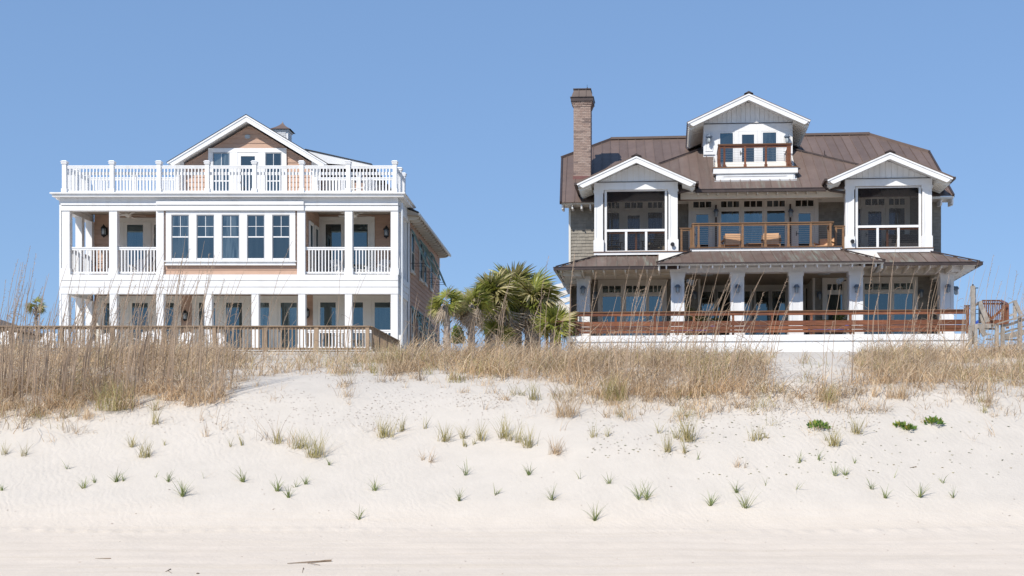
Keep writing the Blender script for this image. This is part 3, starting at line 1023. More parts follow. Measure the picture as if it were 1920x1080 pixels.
for r0, pr in ((.115, .03), (.085, .045)):
    m.prism([(vc.x + r0 * 1.0 * max(-1, min(1, 1.25 * math.cos(t))), -pr, vc.z + r0 * .78 * math.sin(t)) for t in [k * math.pi / 8 for k in range(16)]], (0, pr, 0))
m.build('gable_vent', 'lampglass', LH)
# low wing behind the gable on the right, with its white rake
DW = 4.2
w0 = L.at(572, 279, DW - .6); w1 = L.at(697, 307, DW - .6)
kk = (w0.z - w1.z) / (w1.x - w0.x)
m = MB(); m.prism([(w0.x, DW - .64, w0.z), (w1.x, DW - .64, w1.z), (w1.x, DW - .64, w1.z - .04), (w0.x, DW - .64, w0.z - .04)], (0, 6.5, 0)); m.build('wing_roof', 'roof_dark', LH)
m = MB(); m.prism([(w0.x, DW - .6, w0.z - .045), (w1.x, DW - .6, w1.z - .045), (w1.x, DW - .6, w1.z - .14), (w0.x + .5, DW - .6, w0.z - .62)], (0, .05, 0)); m.build('rake_board', 'white', LH)
m = MB(); m.prism([(w0.x, DW - .5, w0.z - .2), (w1.x - .1, DW - .5, w1.z - .14), (w1.x - .1, DW - .5, w1.z - .2), (w0.x, DW - .5, w0.z - .3)], (0, 6.2, 0)); m.build('soffit', 'beige', LH)
wz = L.z(322, DW)
bx('wing_wall', 'interior', LH, la(590, DW), la(690, DW), DW + .05, 10, Z_CR, wz)
siding(LH, wallT(0, DW, 0), la(590, DW), la(690, DW), Z_CR, wz, .213)
for p0, p1 in ((612, 634), (640, 662)):
    window(LH, wallT(0, DW - .032, 0), la(p0, DW), la(p1, DW), zd + .1, wz - .12, .05, .05, mat='cream')

# cupola
CD = 8.0
cu = L.at(530, 226, CD)
cz0 = L.z(262, CD); czr = L.z(245.5, CD)
cw = .30 * (50 + CD) / 50
m = MB()
m.box(cu.x - cw, cu.x + cw, CD - cw, CD + cw, cz0 - 1.2, czr - .02)
m.box(cu.x - cw - .05, cu.x + cw + .05, CD - cw - .05, CD + cw + .05, czr - .10, czr - .018)
cp = m.build('cupola', 'white', LH)
m = MB()
for k in range(5):
    z = czr - .2 - k * .09
    m.beam((cu.x - cw * .7, CD - cw - .02, z), (cu.x + cw * .7, CD - cw - .02, z - .0), .03, .045)
    m.beam((cu.x + cw + .02, CD - cw * .7, z), (cu.x + cw + .02, CD + cw * .7, z - .0), .03, .045)
m.build('louvre', 'white', cp)
m = MB()
prof = []
for k in range(9):
    t = k / 8
    prof.append(((cw + .14) * (1 - t) ** 1.9 * 1.0 + .012 * (1 - t), czr - .02 + (cu.z - czr) * (t ** 0.95)))
i0 = None
for r, z in prof:
    i = m.pts([(cu.x - r, CD - r, z), (cu.x + r, CD - r, z), (cu.x + r, CD + r, z), (cu.x - r, CD + r, z)])
    if i0 is not None:
        for j in range(4): m.f.append((i0 + j, i0 + (j + 1) % 4, i + (j + 1) % 4, i + j))
    i0 = i
m.build('cupola_roof', 'copper', cp)

# --- right side: porch flank, long salmon wall with shutters, eave
TR = wallT(A1, 0, R_(90))
siding(LH, TR, 2.80, 13.2, Z_BASE, lz(402, 2.8), .213)
bx('corner_board', 'white', LH, A1 - .02, A1 + .045, 2.745, 2.92, Z_BASE, Z_CR - .12)
bx('corner_board', 'white', LH, A1 - .02, A1 + .045, 13.2, 13.35, Z_BASE, lz(402, 2.8))
ez = lz(397.5, 2.2)
bx('house_end', 'salmon', LH, A1 - 6, A1, 12.9, 13.19, Z_BASE, ez - .2)
m = MB()
m.prism([(A1 + .55, 2.1, ez), (A1 - 1.6, 2.1, ez + .95), (A1 - 1.6, 2.1, ez + .88), (A1 + .55, 2.1, ez - .06)], (0, 11.6, 0))
m.build('eave_roof', 'roof_dark', LH)
m = MB()
m.prism([(A1 + .53, 2.12, ez - .065), (A1 - .2, 2.12, ez + .20), (A1 - .2, 2.12, ez - .12), (A1 + .53, 2.12, ez - .15)], (0, 11.5, 0))
m.build('soffit', 'beige', LH)
m = MB(); m.box(A1 + .535, A1 + .60, 2.1, 13.7, ez - .17, ez - .062); m.build('fascia', 'cream', LH)
for k in range(19):
    y = 2.5 + k * .6
    MB().prism([(A1 + .04, y, ez - .13), (A1 + .50, y, ez - .155), (A1 + .47, y, ez - .22), (A1 + .36, y, ez - .27), (A1 + .04, y, ez - .30)], (0, .07, 0)).build('rafter_tail', 'cream', LH)
m = MB(); m.tube([(A1 + .14, .16, Z_CR - .35), (A1 + .14, .16, Z_GF - .3)], .045, 8); m.build('downspout', 'pipe', LH)
def shutter(y0, y1, zt, ln, ang):
    """louvred awning shutter hinged at the top of a side window"""
    ca, sa = math.cos(ang), math.sin(ang)
    P = lambda y, s, off=0.0: (A1 + .06 + s * sa + off * ca, y, zt - s * ca + off * sa)
    m = MB()
    for (ya, yb) in ((y0, y0 + .07), (y1 - .07, y1)):
        m.prism([P(ya, 0), P(yb, 0), P(yb, ln), P(ya, ln)], (.03, 0, .02))
    for s0, s1 in ((0, .08), (ln * .5 - .04, ln * .5 + .04), (ln - .08, ln)):
        m.prism([P(y0 + .07, s0), P(y1 - .07, s0), P(y1 - .07, s1), P(y0 + .07, s1)], (.03, 0, .02))
    o = m.build('shutter', 'teal', LH)
    m = MB()
    s = .1
    while s < ln - .1:
        m.prism([P(y0 + .07, s), P(y1 - .07, s), P(y1 - .07, s + .05, .03), P(y0 + .07, s + .05, .03)], (.008, 0, .006))
        s += .075
    m.build('louvre', 'teal', o)
    m = MB()
    for y in (y0 + .05, y1 - .05):
        m.beam(P(y, ln * .93), (A1 + .03, y, zt - ln * .85), .018, .018)
    m.build('shutter_stay', 'charcoal', o)
TWn = wallT(A1 + .03, 0, R_(90))
for y0, y1 in ((3.25, 4.1), (5.9, 6.75), (7.25, 8.1), (9.5, 10.35)):
    zt = 11.0
    window(LH, TWn, y0, y1, zt - 1.75, zt, .06, .05, mat='cream', rail=zt - .9)
    bx('window_sill', 'cream', LH, A1 + .032, A1 + .12, y0 - .05, y1 + .05, zt - 1.86, zt - 1.755)
for y0, y1 in ((3.25, 4.1), (5.9, 8.1), (9.5, 10.35)):
    shutter(y0 - .05, y1 + .05, 11.05, 1.75, .40)
for y0, y1 in ((3.3, 4.3), (5.4, 6.4), (8.0, 9.0)):
    window(LH, TWn, y0, y1, 6.0, 7.6, .06, .05, mat='cream', rail=6.8)
    shutter(y0 - .05, y1 + .05, 7.65, 1.6, .40)
# ------------------------------------------------------------------ RIGHT HOUSE
R = Frame((1430 - PX) / 45.0, 50.0, math.atan(0.065))
RH = thing('beach_house', 'grey shingled beach house with bronze metal roofs and a tall brick chimney, on the right', 'house',
           (R.X0, R.Y0, GROUND_Z), -R.th, None, (0, 0, GROUND_Z))
ra_, rz_ = R.a, R.z
ZD = 5.86                                   # deck floor
DW1, DC = 3.6, 5.8                          # depths of the ground-floor walls
# --- body
AL, AR = ra_(1068, 2.8), ra_(1765, 2.8)
zME = 12.17                                 # main eave
zF2 = rz_(463, .6, 1436)                    # balcony floor
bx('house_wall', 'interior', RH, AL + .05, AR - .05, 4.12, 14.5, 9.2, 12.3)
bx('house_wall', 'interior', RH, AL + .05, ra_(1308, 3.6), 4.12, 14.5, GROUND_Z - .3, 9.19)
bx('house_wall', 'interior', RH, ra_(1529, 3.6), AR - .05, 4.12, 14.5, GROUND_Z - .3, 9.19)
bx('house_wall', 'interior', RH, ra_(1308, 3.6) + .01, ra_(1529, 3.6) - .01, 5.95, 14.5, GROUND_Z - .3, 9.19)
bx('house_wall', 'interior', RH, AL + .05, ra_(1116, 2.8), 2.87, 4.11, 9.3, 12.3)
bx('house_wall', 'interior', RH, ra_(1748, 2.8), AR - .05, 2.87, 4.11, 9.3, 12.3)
shingles(RH, wallT(0, 2.85, 0), AL, ra_(1118, 2.8), 9.3, 12.2, seed=2)
shingles(RH, wallT(0, 2.85, 0), ra_(1744, 2.8), AR, 9.3, 12.2, seed=3)
shingles(RH, wallT(AL + .03, 0, R_(-90)), -14.5, -2.85, ZD - .6, 12.2, .16, seed=4)
shingles(RH, wallT(AR - .03, 0, R_(90)), 2.85, 14.5, ZD - .6, 12.2, .16, seed=5)
bx('corner_board', 'cream', RH, AL - .04, AL + .05, 2.80, 2.90, 9.3, 12.2)
# --- ground-floor walls
shingles(RH, wallT(0, DW1, 0), AL, ra_(1310, DW1), ZD, 9.1, seed=6)
shingles(RH, wallT(0, DW1, 0), ra_(1527, DW1), AR, ZD, 9.1, seed=7)
bx('porch_wall', 'interior', RH, AL + .05, ra_(1309, DW1), DW1 + .01, 4.1, ZD, 9.1)
bx('porch_wall', 'interior', RH, ra_(1528, DW1), AR - .05, DW1 + .01, 4.1, ZD, 9.1)
bx('porch_wall', 'cream', RH, ra_(1309, DW1), ra_(1309, DW1) + .1, DW1 - .03, DC, ZD, 9.1)
bx('porch_wall', 'cream', RH, ra_(1528, DW1) - .1, ra_(1528, DW1), DW1 - .03, DC, ZD, 9.1)
bx('porch_wall', 'cream', RH, ra_(1309, DW1) + .1, ra_(1528, DW1) - .1, DC, DC + .1, rz_(541, DC, 1430), 9.1)
bx('porch_ceiling', 'beige', RH, ra_(1083, 1.05), ra_(1786, 1.05), .55, 6.0, 8.93, 8.99)
bx('deck', 'tanwood', RH, ra_(1070, 0), ra_(1795, 0), -2.62, DC, ZD - .1, ZD)

def panel_column(parent, a0, d0, z0, z1, w=.56, zcap=None, plinth=.36, name='column', panel=True, dep=None, mat='white'):
    dep = dep or w
    o = bx(name, mat, parent, a0, a0 + w, d0, d0 + dep, z0, z1)
    bx('column_base', mat, o, a0 - .035, a0 + w + .035, d0 - .035, d0 + dep + .035, z0, z0 + plinth)
    if zcap:
        bx('column_cap', mat, o, a0 - .035, a0 + w + .035, d0 - .035, d0 + dep + .035, zcap, z1)
    if panel:
        m = MB()
        f = w * .22
        zc = zcap or z1
        m.box(a0, a0 + f, d0 - .022, d0 - .001, z0 + plinth, zc).box(a0 + w - f, a0 + w, d0 - .022, d0 - .001, z0 + plinth, zc)
        m.box(a0 + f, a0 + w - f, d0 - .022, d0 - .001, zc - f, zc).box(a0 + f, a0 + w - f, d0 - .022, d0 - .001, z0 + plinth, z0 + plinth + f)
        m.build('column_panel', mat, o)
    return o

zgt = rz_(510, 0, 1440)
mids = [(1258, 1284), (1370, 1394.5), (1480, 1505), (1592.5, 1617)]
for p0, p1 in mids:
    a = ra_(p0, 0)
    panel_column(RH, a, 0, ZD, zgt, .56, zgt - .16)
    jar_lamp(RH, wallT(0, -.022, 0), a + .28, rz_(541, 0, p0), 1.15)
zgc = rz_(517, 1.05, 1180)
for p0 in (1081.5, 1763):
    a = ra_(p0, 1.05)
    panel_column(RH, a, 1.05, ZD, zgc, .56, zgc - .16)
    jar_lamp(RH, wallT(0, 1.028, 0), a + .28, rz_(543 if p0 < 1200 else 540, 1.0, p0), 1.15)
jar_lamp(RH, wallT(ra_(1763, 1.05) + .56, 0, R_(90)), 1.33, rz_(543, 1.3, 1790), 1.15)
# beams
aM0, aM1 = ra_(1257, 0) - .03, ra_(1618, 0) + .03
bx('beam', 'white', RH, aM0, aM1, .02, .54, zgt + .003, rz_(500, 0, 1440))
bx('beam', 'white', RH, aM0, aM1, .10, .50, rz_(500, 0, 1440) + .001, rz_(493, 0, 1440) + .1)
bx('beam', 'cream', RH, ra_(1081, 1.05) - .02, aM0, 1.07, 1.59, zgc + .003, 9.25)
bx('beam', 'cream', RH, aM1, ra_(1789, 1.05) + .03, 1.07, 1.59, zgc + .003, 9.25)
bx('beam', 'cream', RH, aM0, aM0 + .3, .55, 1.59, zgt, 9.25)
bx('beam', 'cream', RH, aM1 - .3, aM1, .55, 1.59, zgt, 9.25)

# --- ground-floor windows
def win_group(px_list, d, ytr, ymain, zfloor, pxr, mullion=.16, glass='glass', doors=(), header=.22, cas='cream', npan=3, zbot=None):
    """casement groups with three-light transoms. px_list: glass extents in the photograph"""
    T = wallT(0, d, 0)
    zt1, zt0 = rz_(ytr[0], d, pxr), rz_(ytr[1], d, pxr)
    zm1 = rz_(ymain, d, pxr)
    us = [(ra_(p0, d), ra_(p1, d)) for p0, p1 in px_list]
    cs = MB(T)
    a0, a1 = us[0][0] - mullion - .06, us[-1][1] + mullion + .06
    cs.box(a0, a1, -.075, 0, zt1 + .062, zt1 + .06 + header)
    cur = a0
    for u0, u1 in us:
        cs.box(cur, u0 - .062, -.075, 0, zfloor, zt1 + .06)
        cur = u1 + .062
    cs.box(cur, a1, -.075, 0, zfloor, zt1 + .06)
    for u0, u1 in us:
        cs.box(u0 - .06, u1 + .06, -.072, 0, zm1 + .064, zt0 - .064)
    cs.build('window_casing', cas, RH)
    for k, (u0, u1) in enumerate(us):
        window(RH, T, u0 - .058, u1 + .058, zt0 - .06, zt1 + .058, .058, .055, cols=npan, mat=cas, glass=glass, name='transom', mun=.045)
        if k in doors:
            door(RH, T, u0 - .058, u1 + .058, zfloor, zm1 + .06, .19, cas, glass)
        else:
            window(RH, T, u0 - .058, u1 + .058, (zbot or zfloor + .12), zm1 + .06, .062, .055, mat=cas, glass=glass)

DG = DW1 - .035
win_group([(1130, 1164), (1174, 1211), (1217, 1241)], DG, (536, 548.5), 556, ZD + .1, 1185)
win_group([(1621, 1666), (1676, 1711)], DG, (531.5, 543), 551, ZD + .1, 1670)
win_group([(1551, 1579)], DG, (533, 544), 552.5, ZD, 1565)
T5 = wallT(0, DC, 0)
zt5 = rz_(541.5, DC, 1440)
for p0, p1 in ((1316, 1339), (1346, 1370), (1381, 1406), (1417.5, 1441), (1448, 1472), (1482, 1506)):
    door(RH, T5, ra_(p0, DC) - .12, ra_(p1, DC) + .12, ZD + .02, zt5, .12, 'cream')
for p in (1302.5, 1536):
    jar_lamp(RH, wallT(0, DG, 0), ra_(p, DG), rz_(553, DG, p), 1.1, plate=True)
jar_lamp(RH, wallT(0, DG, 0), ra_(1116, DG), rz_(554, DG, 1116), 1.1, plate=True)
jar_lamp(RH, wallT(0, DG, 0), ra_(1726, DG), rz_(549, DG, 1726), 1.1, plate=True)
for p in (1325, 1545):
    MB().lathe((ra_(p, 1.6), 1.6, 8.93), [(0, -.13), (.26, -.12), (.28, -.06), (.24, 0)], 16).build('ceiling_light', 'lampglass', RH)
for a, sg in ((aM0 + .62, 1), (aM1 - .66, -1)):
    m = MB(); m.tube([(a, .5, zgt - .32), (a + sg * .16, .44, zgt - .34)], .03, 6)
    o = m.build('spotlight_arm', 'charcoal', RH)
    MB().tube([(a + sg * .12, .46, zgt - .26), (a + sg * .34, .36, zgt - .38)], [.07, .13], 10).build('spotlight', 'lampglass', o)

# --- lower roofs
def gutter(parent, p0, p1, r=.065):
    m = MB()
    m.beam(p0, p1, r * 1.7, r * 1.9)
    m.beam(Vector(p0) + Vector((0, 0, r * .95)), Vector(p1) + Vector((0, 0, r * .95)), r * 2.3, r * .35)
    return m.build('gutter', 'gutter', parent)

def hip_cap(parent, p0, p1):
    return MB().beam(Vector(p0) + Vector((0, 0, .045)), Vector(p1) + Vector((0, 0, .045)), .10, .055).build('hip_cap', 'gutter', parent)

# middle roof
dE, dT = -1.25, .68
zE, zT = rz_(491.5, dE, 1445), rz_(470, dT, 1445)
kM = (zT - zE) / (dT - dE)
q = [(ra_(1232, dE), dE, zE), (ra_(1659, dE), dE, zE), (ra_(1575, dT), dT, zT), (ra_(1297, dT), dT, zT)]
SK = (R.c, R.s)
seam_roof(RH, q, SK, .425, patf=lambda x: .8 if 0.2 < x < 2.6 or -1.9 < x < -1.2 else .2)
hip_cap(RH, q[0], q[3]); hip_cap(RH, q[1], q[2])
for sg, e, t in ((-1, q[0], q[3]), (1, q[1], q[2])):
    seam_roof(RH, [e, (e[0], 1.2, zE), (t[0], 1.2, zT), t], 1, .425, patina=.2)
m = MB(); m.prism([(q[0][0] + .05, dE + .02, zE - .04), (q[1][0] - .05, dE + .02, zE - .04), (q[1][0] - .05, .6, zE - .04 + kM * (.58 - dE)), (q[0][0] + .05, .6, zE - .04 + kM * (.58 - dE))], (0, 0, -.03)); m.build('soffit', 'cream', RH)
bx('fascia', 'white', RH, q[0][0] + .02, q[1][0] - .02, dE + .09, dE + .13, zE - .085, zE + .0)
bx('drip_edge', 'gutter', RH, q[0][0] - .02, q[1][0] + .02, dE - .03, dE - .002, zE - .05, zE + .015)
nraf = 19
for k in range(nraf):
    a = q[0][0] + .35 + (q[1][0] - q[0][0] - .7) * k / (nraf - 1)
    MB().prism([(a, dE + .14, zE - .03), (a, .05, zE + .30), (a, .05, zE + .12), (a, dE + .30, zE - .22), (a, dE + .15, zE - .2)], (.055, 0, 0)).build('rafter_tail', 'white', RH)
# curved ends of the middle eave
for a in (q[0][0] + .04, q[1][0] - .12):
    MB().prism([(a, dE + .14, zE - .07), (a, 1.0, zE - .05), (a, 1.0, zE - .2), (a, dE + .5, zE - .34), (a, dE + .16, zE - .27)], (.08, 0, 0)).build('rafter_tail', 'cream', RH)

# side lower roofs
dS = -.35
for side in (-1, 1):
    if side < 0:
        zE2 = rz_(500.5, dS, 1140); zT2 = rz_(480.4, 1.15, 1180)
        aE, aT, aIn = ra_(1043, dS), ra_(1119, 1.15), ra_(1275, dS)
        aW = AL
        pat = lambda x: .9 if -5.6 < x < -3.6 else .25
    else:
        zE2 = rz_(492.5, dS, 1720); zT2 = rz_(473.5, 1.15, 1700)
        aE, aT, aIn = ra_(1837, dS), ra_(1745, 1.15), ra_(1610, dS)
        aW = AR
        pat = lambda x: .95 if 4.2 < x < 6.0 else .25
    P = [(aE, dS, zE2), (aIn, dS, zE2), (aIn, 1.15, zT2), (aT, 1.15, zT2)]
    seam_roof(RH, P, SK, .44, patf=pat, off=.1)
    # side slope returning along the flank
    zW = zT2
    seam_roof(RH, [(aE, dS, zE2), (aE, 12.0, zE2), (aT, 12.0, zW), (aT, 1.15, zW)], 1, .45, patina=.15)
    hip_cap(RH, (aE, dS, zE2), (aT, 1.15, zT2))
    gutter(RH, (aE + side * .06, dS - .07, zE2 - .06), (aIn, dS - .07, zE2 - .06))
    gutter(RH, (aE + side * .06, dS - .07, zE2 - .06), (aE + side * .06, 12, zE2 - .06))
    x0, x1 = min(aE - side * .04, aIn), max(aE - side * .04, aIn)
    m = MB(); m.box(x0, x1, dS + .04, 2.85, zE2 - .08, zE2 - .045); m.build('soffit', 'cream', RH)
    m = MB(); m.box(min(aE - side * .04, aW), max(aE - side * .04, aW), 2.86, 12, zE2 - .08, zE2 - .045); m.build('soffit', 'cream', RH)
    n = 14
    for k in range(n):
        a = (ra_(1050, dS) if side < 0 else ra_(1640, dS)) + k * .45
        if side < 0 and a > ra_(1225, dS): break
        if side > 0 and a > ra_(1826, dS): break
        MB().prism([(a, dS + .04, zE2 - .082), (a, 1.0, zE2 - .082), (a, 1.0, zE2 - .3), (a, dS + .3, zE2 - .25), (a, dS + .08, zE2 - .2)], (.055, 0, 0)).build('rafter_tail', 'cream', RH)
    for k in range(17):
        y = dS + .6 + k * .66
        MB().prism([(aE - side * .03, y, zE2 - .082), (aE - side * 1.0, y, zE2 - .082), (aE - side * 1.0, y, zE2 - .3), (aE - side * .3, y, zE2 - .27), (aE - side * .06, y, zE2 - .21)], (0, .08, 0)).build('rafter_tail', 'white', RH)
    bx('beam', 'cream', RH, min(ra_(1081, 1.05), ra_(1081, 1.05) + .5) if side < 0 else ra_(1789, 1.05) - .5, ra_(1081, 1.05) + .5 if side < 0 else ra_(1789, 1.05), 1.6, 3.5, zgc + .003, 9.2)
m = MB(); m.tube([(ra_(1070.5, .4), .4, rz_(560, .4, 1070)), (ra_(1070.5, .4), .4, ZD)], .05, 8); m.build('downspout', 'gutter', RH)
# bracketed eaves of the rear wing on the left flank
for k in range(5):
    y = 3.2 + k * 1.3; zz = 8.55 - .16 * k
    MB().prism([(AL - 1.25, y, zz), (AL - .02, y, zz + .28), (AL - .02, y, zz + .10), (AL - 1.0, y, zz - .24), (AL - 1.22, y, zz - .16)], (0, .16, 0)).build('rafter_tail', 'white', RH)
    MB().beam((AL - .9, y + .08, zz + .0), (AL - .03, y + .08, zz - 1.1), .1, .12, (0, 1, 0)).build('bracket', 'cream', RH)
    MB().beam((AL - 1.3, y - .55, zz + .05), (AL - 1.3, y + .75, zz + .05), .05, .12).build('gutter', 'gutter', RH)

# --- balcony and its wall
fz1, fz0 = zF2, rz_(470, .6, 1436)
bx('balcony_fascia', 'white', RH, ra_(1294, .6), ra_(1579, .6), .6, .66, fz0, fz1 - .035)
bx('balcony_deck', 'teak', RH, ra_(1292, .6), ra_(1581, .6), .56, 3.6, fz1 - .03, fz1)
bx('balcony_edge', 'capwood', RH, ra_(1292, .6), ra_(1581, .6), .545, .559, fz1 - .032, fz1 + .004)
zb_ = {}
for side, (f0, f1, p0, p1) in {-1: (471.3, 477.6, 1113.5, 1288), 1: (464.6, 473, 1588, 1750)}.items():
    pm = (p0 + p1) / 2
    z1, z0 = rz_(f0, 1.1, pm), rz_(f1, 1.1, pm)
    zb_[side] = z1
    bx('bay_fascia', 'white', RH, ra_(p0, 1.1), ra_(p1, 1.1), 1.1, 1.16, z0, z1 - .035)
    bx('bay_floor', 'capwood', RH, ra_(p0, 1.1) - .02, ra_(p1, 1.1) + .02, 1.07, 4.0, z1 - .034, z1)
DU = 3.6
aU0, aU1 = ra_(1262, DU), ra_(1600, DU)
shingles(RH, wallT(0, DU, 0), aU0, aU1, zF2, 12.3, seed=8)
bx('wall', 'cream', RH, aU0, aU1, DU + .01, 4.1, 12.301, 13.4)
bx('wall', 'interior', RH, aU0, aU1, DU + .01, 4.1, zF2 - .3, 12.3)
win_group([(1300, 1333.5), (1352, 1385.5), (1395, 1429), (1438, 1471.5), (1491.5, 1525)], DU - .035, (377.2, 388.3), 396, zF2 + .03, 1412, doors=(0, 4), header=.30)
bx('frieze', 'cream', RH, aU0, aU1, DU - .13, DU - .112, rz_(373.5, DU, 1430), 13.3)
for p in (1342.5, 1481.8):
    a = ra_(p, DU - .15)
    m = MB(); m.tube([(a, DU - .17, 12.2), (a, DU - .17, zF2)], .04, 8); m.build('downspout', 'gutter', RH)
    jar_lamp(RH, wallT(0, DU - .2, 0), a, rz_(399, DU - .2, p), 1.15)
# balcony railing with steel cables
def cable_rail(parent, p0, p1, z0, z1, posts, ncab=10, cap=.13, mat='teak'):
    p0, p1 = Vector((*p0, 0)), Vector((*p1, 0))
    zz = lambda z: Vector((0, 0, z))
    d = (p1 - p0).normalized()
    m = MB()
    m.beam(p0 - d * .05 + zz(z1 - .02), p1 + d * .05 + zz(z1 - .02), cap, .04)
    m.beam(p0 + zz(z1 - .085), p1 + zz(z1 - .085), .05, .085)
    r = m.build('cable_railing', mat, parent)
    for t in posts:
        c = p0.lerp(p1, t)
        b = MB(); b.beam(c + zz(z0), c + zz(z1 - .045), .085, .085, tuple(d)); b.beam(c + zz(z0), c + zz(z0 + .12), .13, .13, tuple(d))
        b.build('railing_post', mat, r)
    for k in range(ncab):
        z = z0 + (z1 - .15 - z0) * (k + .7) / ncab
        b = MB(); b.tube([p0 + zz(z), p1 + zz(z)], .0045, 4)
        b.build('cable', 'steel', r)
    return r
zrb = rz_(417, .7, 1436)
aR0, aR1 = ra_(1300, .7), ra_(1561, .7)
cable_rail(RH, (aR0, .72), (aR1, .72), zF2, zrb, [0, .038, .19, .355, .52, .685, .845, .985])
cable_rail(RH, (aR0, .80), (aR0, 2.0), zF2, zrb, [.5, 1])
cable_rail(RH, (aR1, .80), (aR1, 2.0), zF2, zrb, [.5, 1])
for p0, p1, py, pm in ((1276, 1297, 427.5, 1286), (1566, 1582, 423.5, 1574)):
    cable_rail(RH, (ra_(p0, 1.3), 1.3), (ra_(p1, 1.3), 1.3), fz0 + .05, rz_(py, 1.3, pm), [.08, .92])

# --- gabled bays
def bay(side, apx, lpx, rpx, cols, header_y, fr, rows_, px_posts, ytop, ymid, ybot, wins, tr, mn):
    dR, dB = .45, 1.15
    A = R.at(apx[0], apx[1], dR); Lp = R.at(*lpx, dR); Rp = R.at(*rpx, dR)
    half = ((A.x - Lp.x) + (Rp.x - A.x)) / 2
    drop = A.z - (Lp.z + Rp.z) / 2
    gable_roof(RH, (A.x, A.z), (A.x - half, A.z - drop), (A.x + half, A.z - drop), dR, 7.2, .25, 'roof_dark', thick=.14, seams=.46, edge=.045)
    # ridge cap
    k = drop / half
    MB().prism([(A.x - .22, dR - .06, A.z - .22 * k + .05), (A.x, dR - .06, A.z + .06), (A.x + .22, dR - .06, A.z - .22 * k + .05), (A.x, dR - .06, A.z - .02)], (0, 6.8, 0)).build('ridge_cap', 'gutter', RH)
    for sg in (-1, 1):
        e = (A.x + sg * half, A.z - drop)
        MB().beam((e[0] + sg * .03, dR - .03, e[1] - .03), (e[0] + sg * .03, 3.2, e[1] - .03), .11, .10).build('gutter', 'gutter', RH)
        for j in range(10):
            y = dR + .25 + j * .3
            xo = e[0] - sg * .06
            MB().prism([(xo, y, e[1] - .19), (xo - sg * .55, y, e[1] - .19 + .55 * k), (xo - sg * .55, y, e[1] - .35 + .5 * k), (xo - sg * .12, y, e[1] - .31)], (0, .06, 0)).build('rafter_tail', 'cream', RH)
    # wall with vertical boards
    c0, c1 = ra_(cols[0], dB), ra_(cols[3], dB)
    zh = rz_(header_y[0], dB, apx[0]); zh0 = rz_(header_y[1], dB, apx[0])
    zb = zb_[side]
    n = 17
    for j in range(n):
        x0 = c0 - .25 + (c1 - c0 + .5) * j / n; x1 = c0 - .25 + (c1 - c0 + .5) * (j + 1) / n
        t0 = A.z - .22 - abs(x0 - A.x) * k; t1 = A.z - .22 - abs(x1 - A.x) * k
        if max(t0, t1) < zh + .03: continue
        t0, t1 = max(t0, zh + .02), max(t1, zh + .02)
        MB().prism([(x0 + .006, dB, zh + .02), (x1 - .006, dB, zh + .02), (x1 - .006, dB, t1), (x0 + .006, dB, t0)], (0, .02, 0)).build('gable_board', 'white', RH)
    MB().prism([(c0, dB + .024, zh), (c1, dB + .024, zh), (c1, dB + .024, zh + .1), (A.x, dB + .024, A.z - .3), (c0, dB + .024, zh + .1)], (0, .3, 0)).build('gable_wall', 'cream', RH)
    bx('header_trim', 'gutter', RH, c0 - .02, c1 + .02, dB - .05, dB - .012, zh - .005, zh + .018)
    bx('header', 'white', RH, c0, c1, dB - .02, dB + .42, zh0, zh - .006)
    for p0, p1 in ((cols[0], cols[1]), (cols[2], cols[3])):
        panel_column(RH, ra_(p0, dB) + .01, dB, zb, zh0 - .002, ra_(p1, dB) - ra_(p0, dB) - .02, zh0 - .12, .5, dep=.4)
    # side beams and roof of the bay
    for a in (c0, c1 - .3):
        bx('beam', 'cream', RH, a, a + .3, dB + .43, 4.0, zh0 + .05, zh - .01)
    bx('bay_ceiling', 'cream', RH, c0 + .1, c1 - .1, dB + .43, 4.0, zh0 + .28, zh0 + .33)
    # screen frame
    D = dB + .10
    T = wallT(0, D + .04, 0)
    f = MB(T)
    x0, x1 = ra_(fr[0], D), ra_(fr[1], D)
    zt, zm, zbm = rz_(ytop, D, apx[0]), rz_(ymid, D, apx[0]), rz_(ybot, D, apx[0])
    s = .1
    f.box(x0, x0 + s, -.05, 0, zb, zt).box(x1 - s, x1, -.05, 0, zb, zt).box(x0 + s, x1 - s, -.05, 0, zt - .05, zt)
    f.box(x0 + s, x1 - s, -.06, 0, zm - .05, zm + .05).box(x0 + s, x1 - s, -.05, 0, zb, zb + .06)
    xp = [ra_(p, D) for p in px_posts]
    for x in xp: f.box(x - .05, x + .05, -.05, 0, zb + .06, zm - .05)
    fo = f.build('screen_frame', 'white', RH)
    segs = [x0 + s] + xp + [x1 - s]
    MB(T).box(x0 + s, x1 - s, -.022, -.02, zm + .05, zt - .05).build('screen', 'screen', fo)
    for j in range(3):
        MB(T).box(segs[j] + (.05 if j else 0), segs[j + 1] - (.05 if j < 2 else 0), -.022, -.02, zb + .06, zm - .05).build('screen', 'screen', fo)
    # wall behind, with its windows
    DB = 4.0
    shingles(RH, wallT(0, DB, 0), c0 - .1, c1 + .1, zb, zh0 + .3, seed=20 + side)
    win_group(wins, DB - .035, tr, mn, zb + .03, apx[0], doors=(1,), header=.45, glass='glass_dark', zbot=zb + .15)
    # open cable rail inside the screen
    cable_rail(RH, (c0 + .35, 1.45), (c1 - .35, 1.45), zb, zm + .02, [0, .5, 1], 9, mat='ipe')
    # round floodlight on the inner column foot
    pc = (cols[2] + cols[3]) / 2 - 1 if side < 0 else (cols[0] + cols[1]) / 2 + 4
    a = ra_(pc, dB)
    m = MB(); m.tube([(a, dB - .03, zb + .28), (a, dB - .16, zb + .27)], [.05, .09], 12); m.build('foot_light', 'charcoal', RH)

